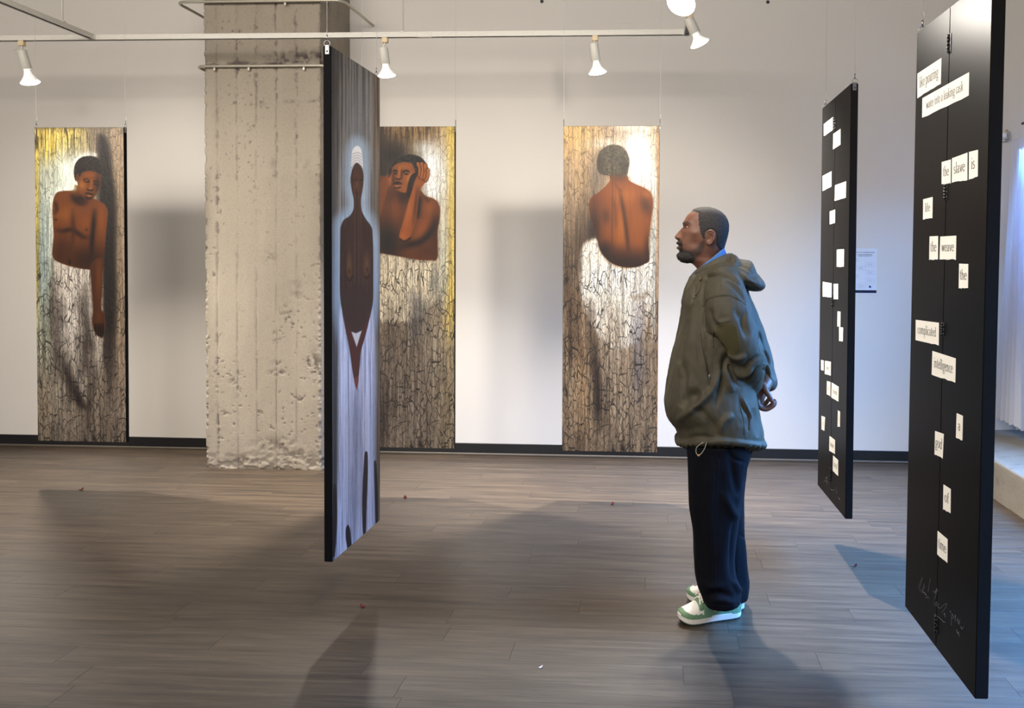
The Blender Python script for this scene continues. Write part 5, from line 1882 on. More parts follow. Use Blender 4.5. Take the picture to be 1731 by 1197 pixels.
cv = Canvas(pix[:, 0], pix[:, 1], (0, 0, 0))
tone = np.zeros(len(V))                                # stubble and brow darkening
mid = np.abs(V[:, 1] - YM)
hd = pix[:, 1] < 452
side_px = np.stack([CX * 0 + pix[:, 0], pix[:, 1]], -1)
# side-view coordinates of every point (as if it lay in the middle plane)
RX = (V[:, 0] - mp(1190, 400)[0]) / pxm + 1190
RZ = 400 - (V[:, 2] - mp(1190, 400)[2]) / pxm
RZ = RZ + .0066 * (RX - 1190)
cs = Canvas(RX, RZ, (0, 0, 0))
beard_line = cs.poly([(1136, 422), (1152, 420), (1164, 424), (1176, 420), (1185, 408), (1191, 408), (1188, 422), (1178, 436), (1164, 447), (1140, 450)], 3.5)
moust = cs.poly([(1136, 405.5), (1150, 406), (1156, 412), (1158, 422), (1150, 424), (1146, 414), (1136, 413)], 1.6)
brow = cs.stroke([(1152, 377.5), (1158, 375.8), (1166, 379.5)], 1.2, 1.6) * sstep(.008, .014, mid)
tone = np.clip(.92 * beard_line + .9 * moust * (mid < .036) + .85 * brow, 0, 1) * hd
lip = (cs.blob(1142.5, 411.8, 4.5, 1.7) + cs.blob(1142.5, 418.8, 5, 2.2)) * (mid < .027) * hd
set_attr(body, 'tone', tone)
set_attr(body, 'lip', np.clip(lip, 0, 1))
V = V - MO
set_co(body, V)


def skin_material():
    t = NT('dark_brown_skin', .50, .45)
    v = t.coord('Object')
    f = t.noise(v, 60, 4)
    b = t.noise(v, 9, 2)
    c = np.array([.118, .050, .029])
    col = t.mix(f, tuple(c * .88), tuple(c * 1.12))
    col = t.mix(b, t.mix(1.0, col, (.9, .86, .85), 'MULTIPLY'), col)
    a = t.n('ShaderNodeAttribute', attribute_name='tone')
    g2 = t.noise(v, 420, 2, .8)
    k = t.math('MULTIPLY', a.outputs['Fac'], t.ramp(g2, [(.30, .55), (.62, 1.0)]))
    col = t.mix(k, col, (.016, .011, .010))
    l = t.n('ShaderNodeAttribute', attribute_name='lip')
    col = t.mix(t.math('MULTIPLY', l.outputs['Fac'], .7), col, (.085, .032, .027))
    t.color(col)
    t.b.inputs['Subsurface Weight'].default_value = .06
    t.b.inputs['Subsurface Radius'].default_value = (.010, .004, .002)
    t.bump(f, .08, .002)
    return t.m


link_mesh('body', body, skin_material(), MAN, True)

# ---- hair and beard shells grown from the head surface
HN = np.zeros_like(HV)
du = np.roll(HV, -1, 1) - np.roll(HV, 1, 1)
dv = np.gradient(HV, axis=0)
HN = np.cross(dv, du)
HN /= np.linalg.norm(HN, axis=-1, keepdims=True) + 1e-12
cen = HV.mean(1, keepdims=True)
flip = np.sign(((HV - cen) * HN).sum(-1).mean())
HN *= flip
hx = (HV[..., 0] - mp(1190, 400)[0]) / pxm + 1190
hz = py


def shell(name, poly, height, mat, soft=1.5, extra=None, rough=.0012, freq=700, base=.0004):
    cc = Canvas(hx.ravel(), hz.ravel(), (0, 0, 0))
    d, _ = cc.sd(poly, True, 5, False)
    m = (1 - sstep(-soft * 2, soft * .2, d)).reshape(hx.shape)
    keep = (d.reshape(hx.shape) < soft * .6)
    if extra is not None:
        keep &= extra
        m = m * extra
    noise = vnoise(HV.reshape(-1, 3) * freq, 3).reshape(hx.shape)
    hgt = height(hx, hz) if callable(height) else height
    off = base + m * (hgt + rough * (noise - .5) * 2)
    VV = HV + HN * off[..., None]
    V, F, idx = [], [], {}
    for i in range(NR - 1):
        for k in range(NH):
            k2 = (k + 1) % NH
            q = ((i, k), (i, k2), (i + 1, k2), (i + 1, k))
            if all(keep[a, b] for a, b in q):
                f = []
                for ab in q:
                    if ab not in idx:
                        idx[ab] = len(V)
                        V.append(VV[ab] - MO)
                    f.append(idx[ab])
                F.append(f)
    if keep[NR - 1].all():
        F.append([idx[(NR - 1, k)] for k in range(NH)])
    return mesh_obj(name, V, F, mat, MAN, True)


def hair_material(name, a, b, scale):
    t = NT(name, .85, .35)
    v = t.coord('Object')
    f = t.noise(v, scale, 3, .7)
    t.color(t.mix(t.ramp(f, [(.35, 0.0), (.62, 1.0)]), a, b))
    t.bump(f, .6, .002)
    return t.m


HAIRPOLY = [(1166.5, 357.0), (1170, 357.5), (1176, 359.5), (1181, 361.5), (1179.3, 368), (1179.8, 376), (1181, 386), (1183, 396), (1187, 404), (1190, 404), (1190, 394), (1196, 389), (1204, 389), (1209, 396), (1209.5, 406), (1208.5, 412), (1213, 420), (1224, 425), (1250, 424), (1250, 330), (1150, 330)]
shell('hair', HAIRPOLY, .0026, hair_material('cropped_black_hair', (.007, .0065, .0065), (.034, .030, .028), 330), 1.6)
BEARD = [(1136, 425.5), (1149, 426), (1157, 425.5), (1165, 427), (1172, 431), (1174, 437), (1169, 446), (1160, 452), (1136, 452)]
bm_ = hair_material('black_beard', (.006, .005, .005), (.022, .018, .016), 420)
shell('beard', BEARD, lambda x, z: .0012 + .011 * np.clip((z - 426) / 12, 0, 1) * np.clip((1172 - x) / 18, 0, 1), bm_, 3.0, extra=(np.cos(th)[None, :] > -.1) & (py > 400), rough=.0022, freq=320)
MOU = [(1136, 406.4), (1149, 406.6), (1154, 411), (1156.5, 417), (1155, 424), (1150.5, 424), (1150, 416), (1146, 413.0), (1136, 411.4)]
shell('moustache', MOU, .0020, bm_, .9, extra=(np.cos(th)[None, :] > .15) & (py > 400) & (py < 426) & np.broadcast_to(np.abs(ym) < .034, py.shape), rough=.001, freq=500)
# eyes and brows
eye_m = simple('eye_white', (128, 114, 104), .25, .5, var=.0)
iris_m = simple('dark_iris', (24, 15, 12), .15, .6, var=.0)
for s in (-1, 1):
    c = mp(1163.4, 385.2) - MO
    c = np.array([c[0], s * .0315, c[2]])
    V_, F_ = lathe_data([(0, .0108)] + [(.0108 * math.sin(t), .0108 * math.cos(t)) for t in np.linspace(.2, PI - .2, 14)] + [(0, -.0108)], 22)
    e = mesh_obj('eye', *xform((V_, F_), np.array(Matrix.Translation(Vector(c)))), eye_m, MAN, True)
    V_, F_ = lathe_data([(0, .0113)] + [(.0113 * math.sin(t), .0113 * math.cos(t)) for t in np.linspace(.08, .52, 6)], 18)
    mesh_obj('iris', *xform((V_, F_), aim_matrix(c, (1, -s * .05, .06))), iris_m, e, True)

# ---- jacket
JK = [(757, 1160, 1284, .200), (752, 1150, 1288, .228), (744, 1146, 1290, .238), (733, 1144.5, 1290, .242), (721, 1140.5, 1288, .246), (711, 1131.5, 1286, .250), (698, 1125.3, 1283.5, .253), (678, 1122.6, 1280, .254), (652, 1126.5, 1276, .252),
      (606, 1135, 1273.5, .248), (575, 1142.5, 1272.5, .244), (550, 1149.5, 1271.5, .241), (525, 1153.5, 1270, .235), (508, 1153.5, 1268, .225), (492, 1159, 1264, .205), (478, 1167, 1258, .172), (466, 1174, 1252, .130), (456, 1182, 1246, .098), (449, 1189, 1241, .080)]
rr, _, _ = side_loft(JK, 70, 72, YM, 2.25)
jp = [loft_data(rr)]
jp.append(capsule([J(1220, 470, 3.595), J(1226, 497, 3.52), J(1231, 532, 3.495), J(1243, 570, 3.49), J(1257, 602, 3.512), J(1266, 632, 3.585), J(1271, 650, 3.655)], [.066, .092, .102, .098, .088, .066, .047], 28, 6))
jp.append(capsule([J(1222, 470, 3.81), J(1232, 500, 3.885), J(1249, 540, 3.92), J(1267, 578, 3.92), J(1281, 607, 3.905), J(1290, 630, 3.865), J(1297, 647, 3.805)], [.066, .090, .092, .082, .070, .055, .044], 28, 6))
# hood lying on the shoulders: sections across the body
HO = [(1176, 471), (1184, 461), (1195, 453), (1208, 445.5), (1221, 437), (1231, 430.5), (1239, 429.5), (1245, 434.5), (1252, 438.5), (1268, 440.5), (1274, 450), (1278, 461), (1286, 471), (1291.5, 480), (1290, 488), (1281, 492), (1266, 490.5), (1256, 484), (1244, 476), (1226, 472), (1208, 474), (1192, 479), (1181, 481)]
ho = catmull(HO, 3, True)
secs = []
for q in np.linspace(-1, 1, 17):
    k = (1 - abs(q) ** 2.6) ** .5 if abs(q) < 1 else .04
    k = max(k, .06)
    hc = np.array([1233, 468])
    sq = ho.copy()
    # towards the sides only the part near the collar stays up; the bag droops in
    kx = .45 + .55 * k
    sq = hc + (sq - hc) * [kx, k]
    sq[:, 1] += 3 * q * q
    secs.append(np.array([mp(p[0], p[1]) + [0, q * .175, 0] for p in sq]))
jp.append(loft_data(secs))
# stand-up collar part in front of the neck
ring = [(1173.5, 471, 0), (1178, 463, .035), (1190, 455, .066), (1205, 447, .084), (1220, 440, .080), (1232, 435, .050), (1236, 434, 0), (1232, 435, -.050), (1220, 440, -.080), (1205, 447, -.084), (1190, 455, -.066), (1178, 463, -.035)]
cp = catmull([mp(a, b) + [0, w, 0] for a, b, w in ring], 4, True)
jp.append(tube_data(cp, .017, 12, True))
# lapel bulge and placket down the front
jp.append(capsule([J(1172, 470, 3.66), J(1163, 488, 3.66), J(1158, 508, 3.66), J(1158, 519, 3.66), J(1160, 524, 3.665)], [.018, .019, .0185, .016, .009], 14))
jp.append(capsule([J(1172, 470, 3.73), J(1162, 490, 3.73), J(1157, 515, 3.725), J(1152, 545, 3.71), J(1141, 590, 3.70), J(1131, 640, 3.70), J(1127, 678, 3.70), J(1130, 700, 3.70)], [.014, .013, .013, .012, .012, .012, .012, .010], 12))
# gathered hem band
hem = [(1146, 741, 0), (1152, 746, .12), (1175, 748, .20), (1215, 750, .243), (1255, 751, .215), (1282, 749, .12), (1288, 747, 0), (1282, 749, -.12), (1255, 751, -.215), (1215, 750, -.243), (1175, 748, -.20), (1152, 746, -.12)]
jp.append(tube_data(catmull([mp(a, b) + [0, w, 0] for a, b, w in hem], 6, True), .0135, 10, True))
jm = remesh(join_mesh('jacket', jp), .0052, 3, .5)
V = get_co(jm)
_w = sstep(1.05, .80, V[:, 2]) if False else np.clip((1.05 - V[:, 2]) / .25, 0, 1) ** 1.3
V[:, 2] += _w * .058 * np.clip(np.abs(V[:, 1] - YM) / .245, 0, 1.1) ** 2
set_co(jm, V)
for it in range(1):
    V = get_co(jm)
    N = get_no(jm)
    pix = proj(V)
    view = V - CAM_O
    facing = ((N * view).sum(1) < 0) * 1.0
    cj = Canvas(pix[:, 0], pix[:, 1], (0, 0, 0))
    D = np.zeros(len(V))

    def fold(pts, w, soft, amt):
        global D
        D = D + cj.stroke(pts, w, soft * .8) * amt * 1.55 * facing

    fold([(1186, 548), (1191, 575), (1196, 610), (1199, 640), (1199, 662)], .6, 3.0, -.006)        # chest pocket opening
    fold([(1206, 562), (1213, 580), (1224, 597), (1222, 630), (1215, 670), (1209, 690)], 1.0, 7, -.013)
    fold([(1143, 713), (1160, 700), (1180, 684), (1200, 664), (1214, 640), (1222, 615)], 3.0, 9, .012)
    fold([(1152, 690), (1165, 672), (1186, 668)], 8.0, 10, -.012)
    fold([(1222, 622), (1230, 640), (1238, 665)], 3, 8, .010)
    fold([(1175, 520), (1170, 560), (1160, 600), (1150, 640)], 3, 9, .007)
    fold([(1163, 540), (1156, 575), (1147, 615)], 2, 6, -.008)
    fold([(1168, 690), (1190, 700), (1215, 735)], 3, 9, -.007)
    fold([(1215, 735), (1224, 712), (1240, 700)], 3, 8, .008)
    fold([(1248, 664), (1258, 690), (1266, 705), (1265, 730)], .8, 3.0, -.008)                     # hip pocket
    fold([(1250, 668), (1262, 690), (1270, 708)], 1, 4, .006)
    fold([(1272, 690), (1278, 715), (1281, 740)], 2, 5, -.006)
    fold([(1234, 612), (1252, 624), (1268, 612), (1284, 598)], 1.5, 5, -.012)                      # elbow creases
    fold([(1191, 560), (1206, 572), (1216, 590), (1226, 604), (1240, 640), (1250, 656)], .8, 3.2, -.010)        # under the sleeve
    fold([(1262, 520), (1256, 545), (1262, 575)], 2, 5, -.006)
    fold([(1205, 530), (1216, 545), (1236, 540)], 2, 5, .004)
    fold([(1176, 480), (1172, 500), (1166, 530), (1160, 560)], .8, 3.0, -.006)
    fold([(1150, 600), (1158, 640), (1154, 680)], 3, 7, -.006)
    fold([(1240, 626), (1256, 634), (1275, 622)], 2.5, 5, .010)
    fold([(1246, 642), (1262, 640), (1284, 618)], 1.2, 4, -.009)
    fold([(1228, 596), (1246, 606), (1262, 600)], 2.5, 6, .008)
    fold([(1284, 560), (1285, 580), (1282, 600)], 1, 4, -.007)
    fold([(1291, 592), (1297, 604), (1300, 618)], 1, 3, -.006)
    fold([(1290, 614), (1298, 622), (1304, 636)], 1, 3, .007)
    fold([(1290, 624), (1297, 632), (1302, 648)], .8, 2.5, -.007)
    fold([(1189, 520), (1196, 508), (1214, 502), (1232, 501), (1250, 508), (1260, 516)], .3, 1.8, -.0045)   # yoke and sleeve seams
    fold([(1188.5, 516), (1189, 545), (1193, 562)], .5, 3, -.007)
    fold([(1218, 460), (1217, 480), (1219, 502)], .2, 1.4, -.003)
    fold([(1228, 474), (1243, 486), (1254, 500), (1261, 512)], 1.5, 5, -.008)
    fold([(1184, 478), (1200, 466), (1226, 464), (1246, 476), (1262, 488)], .8, 4, -.012)          # under the hood edge
    fold([(1192, 464), (1212, 456), (1236, 455), (1262, 470), (1284, 486)], 2.0, 5, .006)
    fold([(1228, 434), (1236, 440), (1244, 440)], 1.0, 3, -.006)
    fold([(1243, 447), (1258, 450), (1274, 462)], 1.0, 4, -.005)
    fold([(1200, 520), (1206, 545), (1220, 560)], 3, 8, -.006)
    fold([(1240, 520), (1255, 545), (1266, 570)], 3, 8, -.006)
    fold([(1158, 745), (1180, 738), (1210, 742)], 2, 6, -.004)
    # soft creasing everywhere and gathers along the hem
    n1 = fbm(V * [16, 16, 7], 401, 3) - .5
    n2 = fbm(V * [38, 38, 18], 411, 3) - .5
    D = D + .011 * n1 + .007 * n2
    hemw = np.exp(-((V[:, 2] - mp(1215, 745)[2]) / .022) ** 2)
    ang = np.arctan2(V[:, 1] - YM, V[:, 0] - .27)
    D = D + hemw * .0045 * np.sin(ang * 46 + 5 * n1)
    keep_low = sstep(.70, .76, V[:, 2])
    V = V + N * (D * 1.0)[:, None]
    set_co(jm, V - MO)


def cloth(name, srgb, rough=.8, weave=900, sheen=.0, var=.10, bump=.25):
    t = NT(name, rough, .12)
    v = t.coord('Object')
    f = t.noise(v, weave, 2, .8)
    b = t.noise(v, 7, 4)
    c = lin(srgb)
    col = t.mix(f, tuple(c * (1 - var)), tuple(c * (1 + var)))
    col = t.mix(b, t.mix(1.0, col, .86, 'MULTIPLY'), col)
    t.color(col)
    t.b.inputs['Sheen Weight'].default_value = sheen
    t.bump(f, bump, .0015)
    return t.m


M['olive'] = cloth('olive_softshell', (64, 59, 45), .66)
M['olive'].node_tree.nodes['Principled BSDF'].inputs['Specular IOR Level'].default_value = .35
M['olive_patch'] = cloth('olive_loop_patch', (68, 63, 43), .95, 500, bump=.8)
M['olive_trim'] = simple('olive_webbing', (72, 66, 48), .7, .3)
M['zip'] = simple('dark_zip', (30, 28, 24), .6, .4)
JACKET = link_mesh('jacket', jm, M['olive'], MAN, True)
bvh = BVHTree.FromPolygons([tuple(v.co + Vector(MO)) for v in jm.vertices], [tuple(p.vertices) for p in jm.polygons])


def on_cloth(px, py, lift=.002, tree=None):
    d = Vector(ray(px, py)).normalized()
    h = (tree or bvh).ray_cast(Vector(CAM_O), d)
    if h[0] is None:
        return None
    n = h[1] if h[1].dot(d) < 0 else -h[1]
    return np.array(h[0] + n * lift) - MO


def cloth_line(name, pts, rad, mat, parent, lift=.001, tree=None, n=6):
    q = [on_cloth(p[0], p[1], lift, tree) for p in catmull(pts, 5)]
    q = [p for p in q if p is not None]
    return tube(name, q, rad, mat, parent, n)


# sleeve patch: a rounded panel laid on the near sleeve
pc = np.array([(1211, 552), (1219, 548.5), (1235, 547.5), (1243, 551), (1246, 558), (1249, 575), (1251, 590), (1248, 598), (1240, 601.5), (1233, 599), (1222, 586), (1215, 573)])
pc = catmull(pc, 4, True)
cen_ = pc.mean(0)
V_, F_ = [], []
nr = 9
ok = True
for i in range(nr):
    for p in pc:
        q = cen_ + (p - cen_) * (i / (nr - 1))
        h = on_cloth(q[0], q[1], .0034 if i < nr - 1 else .0006)
        V_.append(h if h is not None else V_[-1])
m_ = len(pc)
for i in range(nr - 1):
    for k in range(m_):
        F_.append((i * m_ + k, i * m_ + (k + 1) % m_, (i + 1) * m_ + (k + 1) % m_, (i + 1) * m_ + k))
mesh_obj('sleeve_patch', V_, F_, M['olive_patch'], JACKET, True)['label'] = 'rounded fuzzy olive patch on the near sleeve'
cloth_line('stitching', list(pc[::4]) + [pc[0]], .0008, simple('thread', (96, 90, 68), .8, .2), JACKET, .0022)
# zips and pulls
cloth_line('pocket_zip', [(1184.5, 563), (1188, 590), (1193, 615), (1197, 634)], .0018, M['zip'], JACKET, .0006)
def pull(px, py, ln, dx_=0):
    a = on_cloth(px, py, .005)
    t_ = tube('zip_pull', [a, a + [dx_ * pxm, 0, -ln * pxm * .3], a + [dx_ * pxm * 1.2, -.001, -ln * pxm]], .0026, M['olive_trim'], JACKET, 8)
    box('zip_slider', a + [-.004, -.004, -.004], a + [.004, .002, .008], M['steel'], t_, .001)
pull(1197.5, 637, 24)
cloth_line('sleeve_cord', [(1204, 552), (1206, 562), (1205, 575), (1205.5, 587)], .0022, M['olive_trim'], JACKET, .003)
cloth_line('pocket_zip', [(1248, 668), (1252, 690), (1257, 712), (1258, 735)], .0014, M['zip'], JACKET, .0006)
cloth_line('pocket_zip', [(1254, 668), (1263, 690), (1268, 708), (1266, 728)], .0016, M['zip'], JACKET, .0006)
cloth_line('collar_cord', [(1186, 470), (1184, 477), (1184.5, 484), (1181, 494), (1176, 500)], .0022, M['olive_trim'], JACKET, .003)
ccl = on_cloth(1185.5, 473, .005)
V_, F_ = xform(lathe_data([(0, .008), (.005, .007), (.0065, 0), (.005, -.007), (0, -.008)], 12), np.array(Matrix.Translation(Vector(ccl))))
mesh_obj('cord_lock', V_, F_, simple('brown_toggle', (70, 56, 36), .4, .5), JACKET, True)
cloth_line('zip_flap', [(1167, 503), (1176, 504), (1181, 493)], .0013, M['olive_trim'], JACKET, .001)
# main zip dangling at the front hem, and the hem drawcord with its bead
p = mp(1144.5, 733) - MO
tube('front_zip_end', [p, p + [-.004, 0, -.012], p + [-.009, -.004, -.022], p + [-.006, -.004, -.040]], .0026, M['zip'], JACKET, 8)
p = mp(1158, 745, 3.6) - MO
box('cord_stop', p + [-.012, -.008, -.010], p + [.012, .008, .006], M['zip'], JACKET, .003, 2)
lp = catmull([(1189, 748), (1182, 752), (1177, 758), (1177, 766), (1181, 770), (1187, 765), (1192, 756), (1194, 748)], 4)
tube('drawcord', [mp(a, b, 3.455) - MO for a, b in lp], .0017, simple('tan_cord', (150, 140, 112), .8, .2), JACKET, 6)
bd = mp(1181, 770, 3.455) - MO
V_, F_ = xform(lathe_data([(0, .005), (.0045, .003), (.0045, -.003), (0, -.005)], 10), np.array(Matrix.Translation(Vector(bd))))
mesh_obj('cord_bead', V_, F_, simple('amber_bead', (176, 120, 66), .4, .5), JACKET, True)

# ---- denim shirt collar
M['denim'] = cloth('blue_shirt_cloth', (64, 102, 156), .8, 700)
top = [(1168.5, 465, 0), (1176, 458, .030), (1188, 448, .056), (1202, 437, .070), (1214, 427, .066), (1222, 421.5, .040), (1224.5, 420.5, 0)]
bot = [(1165, 479, 0), (1172, 475, .036), (1186, 464, .066), (1203, 452, .080), (1217, 443, .074), (1228, 439, .046), (1231, 438, 0)]
mk = lambda T, o: catmull([mp(a, b) + [0, -w - o * (w > .001), 0] for a, b, w in T] + [mp(a, b) + [0, w + o, 0] for a, b, w in T[-2:0:-1]], 5, True)
to, bo = mk(top, .004), mk(bot, .004)
n_ = len(to)
rows_ = [to + (bo - to) * 1.0, to + (bo - to) * .55 + [0, 0, .0015], to + (bo - to) * .12, to + [0, 0, .003]]
c_ = to.mean(0)
inn = to + (c_ - to) * .055
inb = bo + (c_ - bo) * .055
rows_ += [inn + [0, 0, .002], inn + (inb - inn) * .5, inb]
V_ = np.concatenate(rows_) - MO
F_ = [(i * n_ + k, i * n_ + (k + 1) % n_, (i + 1) * n_ + (k + 1) % n_, (i + 1) * n_ + k) for i in range(len(rows_) - 1) for k in range(n_)]
col_o = mesh_obj('shirt_collar', V_, F_, M['denim'], MAN, True)
col_o['label'] = 'blue shirt collar'
V_, F_ = tube_data(catmull([mp(1166, 477, 3.68) - MO, mp(1168.5, 473.5, 3.67) - MO, mp(1174, 469, 3.66) - MO], 4), .006, 8)
mesh_obj('collar_point', V_, F_, M['denim'], col_o, True)

# ---- trousers
NL = [(748, 1161, 1268, .125), (765, 1161.3, 1267, .122), (800, 1162.5, 1261, .118), (850, 1163.8, 1254, .112), (895, 1170, 1247, .108), (940, 1172.5, 1241.5, .104), (970, 1174.5, 1243, .104), (990, 1178.5, 1248.5, .106), (1002, 1183, 1252, .107), (1010, 1186.5, 1252.5, .107), (1016, 1188.5, 1251.5, .105), (1018, 1191, 1249, .100)]
FL = [(748, 1166, 1266, .12), (800, 1168, 1262, .115), (853, 1172, 1258.5, .108), (910, 1181, 1260, .102), (950, 1184, 1262, .102), (985, 1190, 1266, .104), (1002, 1194, 1264.5, .104), (1016, 1198, 1262.5, .102), (1018.5, 1201, 1260, .098)]
PV = [(815, 1180, 1245, .12), (795, 1170, 1258, .185), (765, 1163, 1268, .205), (735, 1162, 1272, .205)]
tp = []
for tab, Y, e in ((NL, 3.590, 2.3), (FL, 3.812, 2.2)):
    rr, _, _ = side_loft(tab, 70, 48, Y, e)
    tp.append(loft_data(rr))
rr, _, _ = side_loft(PV, 24, 48, YM, 2.5)
tp.append(loft_data(rr))
tm = remesh(join_mesh('trousers', tp), .0058, 3, .6)
V = get_co(tm)
N = get_no(tm)
pix = proj(V)
facing = ((N * (V - CAM_O)).sum(1) < 0) * 1.0
cj = Canvas(pix[:, 0], pix[:, 1], (0, 0, 0))
D = np.zeros(len(V))
for pts, w, s_, a_ in (([(1232, 760), (1240, 800), (1248, 840)], 2, 8, -.010), ([(1222, 830), (1236, 862), (1250, 880)], 3, 9, .012), ([(1240, 880), (1236, 930), (1236, 980)], 1, 6, -.010),
                       ([(1237, 980), (1246, 995), (1252, 1002)], 1.5, 5, .012), ([(1192, 1008), (1215, 1003), (1240, 1010)], 3, 7, -.010), ([(1195, 1018), (1220, 1015), (1246, 1022)], 2, 6, .007),
                       ([(1180, 985), (1200, 992), (1225, 990)], 3, 8, .007), ([(1205, 770), (1200, 860), (1204, 950)], 3, 10, .006), ([(1180, 860), (1186, 920), (1190, 970)], 3, 9, -.005),
                       ([(1256, 900), (1259, 960), (1262, 990)], 1.5, 5, .006), ([(1252, 905), (1262, 912)], 1, 2, -.004), ([(1228, 752), (1240, 775), (1262, 782)], .8, 3, -.006)):
    D = D + cj.stroke(pts, w, s_) * a_ * facing
n1 = fbm(V * [14, 14, 5], 501, 3) - .5
n2 = fbm(V * [30, 30, 14], 511, 3) - .5
D = D + .012 * n1 + .005 * n2
V = V + N * D[:, None]
V[:, 2] = np.maximum(V[:, 2], .045)
set_co(tm, V - MO)
TROUSERS = link_mesh('trousers', tm, cloth('dark_navy_cotton', (7, 8, 15), .85, 800, var=.14), MAN, True)
bvt = BVHTree.FromPolygons([tuple(v.co + Vector(MO)) for v in tm.vertices], [tuple(p.vertices) for p in tm.polygons])
cloth_line('side_seam', [(1216, 775), (1212, 850), (1209, 920), (1212, 1020)], .0009, simple('navy_thread', (16, 18, 30), .8, .2), TROUSERS, .0002, bvt)
cloth_line('hem_stitch', [(1192, 1020), (1210, 1023), (1230, 1025), (1247, 1023)], .0008, simple('hem_thread', (16, 18, 30), .8, .2), TROUSERS, .0002, bvt)

# ---- sneakers
M['sole_white'] = simple('white_rubber', (222, 218, 210), .55, .4, var=.03)
M['tread'] = simple('dark_tread', (44, 58, 52), .7, .3)
M['leather_white'] = simple('white_leather', (232, 228, 220), .5, .4, var=.03, scale=60)
M['leather_green'] = simple('sage_green_leather', (100, 134, 102), .5, .4, var=.08, scale=60)
M['lace'] = simple('white_lace', (236, 232, 222), .8, .2, var=.04, scale=300)


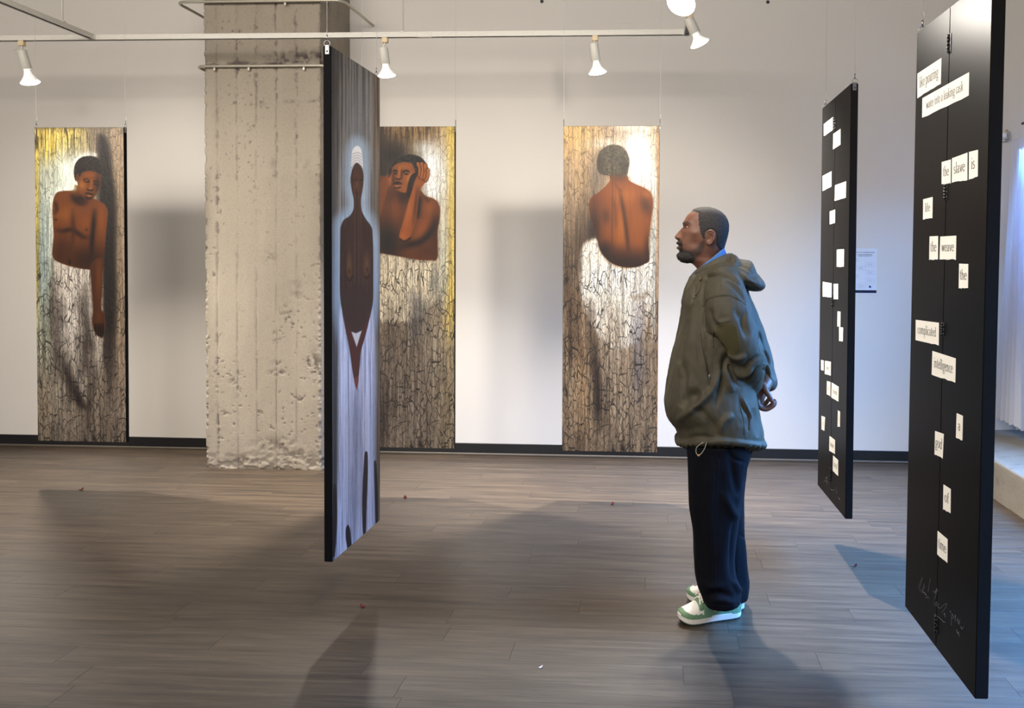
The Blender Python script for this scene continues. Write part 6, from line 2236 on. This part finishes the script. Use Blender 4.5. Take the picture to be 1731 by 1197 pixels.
def sneaker(toe, heel, side, label):
    L = np.linalg.norm(toe - heel)
    d = (toe - heel) / L
    ang = math.atan2(d[1], d[0])
    t = bpy.data.objects.new('sneaker', None)
    COL.objects.link(t)
    t.parent = MAN
    t.location = tuple(heel - MO)
    t.rotation_euler = (0, 0, ang)
    t['label'] = label
    s = L / .297
    # footprint: half widths along x (outer, inner)
    xs = np.array([0, .012, .03, .06, .10, .14, .18, .22, .25, .27, .285, .294, .297]) * s
    wo = np.array([.004, .024, .033, .037, .037, .038, .043, .048, .047, .042, .032, .018, .003]) * s
    wi = np.array([.004, .024, .032, .034, .031, .031, .038, .047, .048, .044, .034, .019, .003]) * s
    X = np.linspace(0, xs[-1], 60)
    WO, WI = np.interp(X, xs, wo), np.interp(X, xs, wi)
    up = np.stack([X, WO * side], -1)
    dn = np.stack([X[::-1], -WI[::-1] * side], -1)
    ring = np.concatenate([up, dn[1:-1]])
    ctr = np.array([L * .5, 0])

    def slab(name, zs, scl, mat, parent, teeth=0.0):
        rings_ = []
        for z, k in zip(zs, scl):
            r = ctr + (ring - ctr) * k
            spring = .016 * np.clip((r[:, 0] / L - .80) / .2, 0, 1) ** 2
            zz = np.full(len(r), z) + spring
            if z <= 0.002 and teeth:
                zz = zz + teeth * (np.sin(np.arange(len(r)) * 1.6) > .2)
            rings_.append(np.column_stack([r, zz]))
        V, F = loft_data(rings_)
        return mesh_obj(name, V, F, mat, parent)

    slab('outsole', [0.0, .007, .010], [.955, .985, .97], M['tread'], t, .0035)
    slab('midsole', [.0085, .012, .030, .0345, .0345], [.985, 1.0, 1.005, .985, .95], M['sole_white'], t)
    # upper: sections along the foot
    xh = np.array([.006, .02, .05, .085, .11, .135, .16, .18, .20, .22, .24, .26, .275, .287, .292]) * s
    hh = np.array([.094, .105, .104, .100, .106, .116, .116, .110, .099, .087, .076, .067, .058, .045, .036]) * s
    XU = np.linspace(xh[0], xh[-1], 80)
    HU = np.interp(XU, xh, hh)
    HU = np.convolve(np.pad(HU, 3, mode='edge'), np.ones(7) / 7, 'valid')
    nb = 41
    G = np.empty((80, nb, 3))
    for i, (x, h) in enumerate(zip(XU, HU)):
        a, b = np.interp(x, xs, wo) * .965, np.interp(x, xs, wi) * .965
        ph = np.linspace(-1, 1, nb)
        w = np.where(ph > 0, a, b)
        k = x / L
        e = .55 if k < .5 else .62
        topw = (.55 if k < .5 else .40 + .2 * np.clip((k - .6) / .35, 0, 1))
        y = w * np.sign(ph) * (1 - (1 - np.abs(ph)) ** 1.25 * 1.0) if False else w * np.sin(ph * PI / 2) * (1 - 0 * topw)
        zc = .030 + (h - .030) * np.cos(ph * PI / 2) ** e
        # sides rise steeply and lean in towards the top
        lean = (np.cos(ph * PI / 2) ** e) * (.30 if k < .55 else .12)
        y = w * np.sign(ph) * np.abs(np.sin(ph * PI / 2)) ** .8 * (1 - lean * .6)
        spring = .016 * np.clip((k - .80) / .2, 0, 1) ** 2
        G[i] = np.column_stack([np.full(nb, x), y * side, zc + spring])
    idx = np.arange(80 * nb).reshape(80, nb)
    F = [(idx[i, k], idx[i, k + 1], idx[i + 1, k + 1], idx[i + 1, k]) for i in range(79) for k in range(nb - 1)]
    F += [tuple(idx[0]), tuple(idx[-1][::-1])]
    upper = mesh_obj('upper', G.reshape(-1, 3), F, M['leather_white'], t, True)
    # green overlays raised from the upper
    gu = np.gradient(G, axis=0)
    gv = np.gradient(G, axis=1)
    Nn = np.cross(gu, gv)
    Nn /= np.linalg.norm(Nn, axis=-1, keepdims=True) + 1e-12
    if ((G - G.mean((0, 1))) * Nn).sum() < 0:
        Nn = -Nn
    gx, gz = G[..., 0] / s, (G[..., 2] - .016 * np.clip((G[..., 0] / L - .8) / .2, 0, 1) ** 2) / s

    ks = np.broadcast_to(np.arange(nb)[None, :], gx.shape)

    def overlay(name, mask, off=.0022):
        Vv, Ff, ix = [], [], {}
        core = mask.copy()
        edge = ~(core & np.roll(core, 1, 0) & np.roll(core, -1, 0) & np.roll(core, 1, 1) & np.roll(core, -1, 1))
        PT = G + Nn * (np.where(edge, .0003, off))[..., None]
        for i in range(79):
            for k in range(nb - 1):
                q = ((i, k), (i, k + 1), (i + 1, k + 1), (i + 1, k))
                if all(mask[a] for a in q):
                    f = []
                    for a in q:
                        if a not in ix:
                            ix[a] = len(Vv)
                            Vv.append(PT[a])
                        f.append(ix[a])
                    Ff.append(f)
        return mesh_obj(name, Vv, Ff, M['leather_green'], t, True)

    overlay('toe_guard', (gx > .178) & (gz < .052 + .10 * np.clip(.235 - gx, 0, 1) * 0 + .010 * np.clip((gx - .25) / .04, 0, 1)))
    overlay('side_panel', (gx > .118) & (gx < .196 - .10 * (gz - .05)) & (gx > .118 + (.105 - gz) * .45) & (gz < .094))
    for half in (ks <= nb // 2, ks >= nb // 2):
        overlay('quarter_strip', (gx > .05) & (gx <= .166) & (gz < .060 + .012 * np.clip((.10 - gx) / .05, 0, 1)) & half)
    overlay('heel_counter', (gx < .062))
    overlay('lace_band', (gx > .190) & (gx < .216) & (gz >= .060))
    # tongue and laces
    tl = catmull([(.205, 0, .098), (.18, 0, .116), (.155, 0, .128), (.138, 0, .134)], 4) * s
    V, F = [], []
    for p in tl:
        for yy, zz in ((-.022, -.004), (-.011, .002), (0, .004), (.011, .002), (.022, -.004)):
            V.append((p[0], yy * s, p[2] + zz))
    m = len(tl)
    base = list(V)
    V = base + [(a, b, c - .007) for a, b, c in base]
    K = len(base)
    for i in range(m - 1):
        for k in range(4):
            F.append((i * 5 + k, i * 5 + k + 1, (i + 1) * 5 + k + 1, (i + 1) * 5 + k))
            F.append((K + i * 5 + k, K + (i + 1) * 5 + k, K + (i + 1) * 5 + k + 1, K + i * 5 + k + 1))
    for i in range(m - 1):
        for k in (0, 4):
            F.append((i * 5 + k, (i + 1) * 5 + k, K + (i + 1) * 5 + k, K + i * 5 + k))
    for i in (0, m - 1):
        F.append(tuple([i * 5 + k for k in range(5)] + [K + i * 5 + k for k in range(4, -1, -1)]))
    mesh_obj('tongue', V, F, M['leather_white'], t, True)
    for i, x in enumerate((.204, .190, .176, .162)):
        h = float(np.interp(x * s, XU, HU))
        z = h + .0045
        pts = [(x * s + .004, -.031 * s, z - .016), (x * s, -.018 * s, z - .001), (x * s - .002, 0, z + .005), (x * s, .018 * s, z - .001), (x * s + .004, .031 * s, z - .016)]
        tube('lace', catmull(pts, 4), .0040 * s, M['lace'], t, 8)
    h = float(np.interp(.17 * s, XU, HU))
    for sg in (-1, 1):
        b0 = np.array([.180 * s, 0, h + .012])
        lp = catmull([b0, b0 + [.010, sg * .014, .006], b0 + [.020, sg * .030, -.006], b0 + [.010, sg * .034, -.014], b0 + [.002, sg * .012, .0]], 5)
        tube('lace_bow', lp, .0030, M['lace'], t, 8)
        tube('lace_end', catmull([b0, b0 + [.016, sg * .012, .001], b0 + [.030, sg * .022, -.016]], 4), .0028, M['lace'], t, 8)
    return t


sneaker(toe_n, heel_n, 1, 'sage green and white sneaker on the near foot')
sneaker(toe_f, heel_f, -1, 'sage green and white sneaker on the far foot')
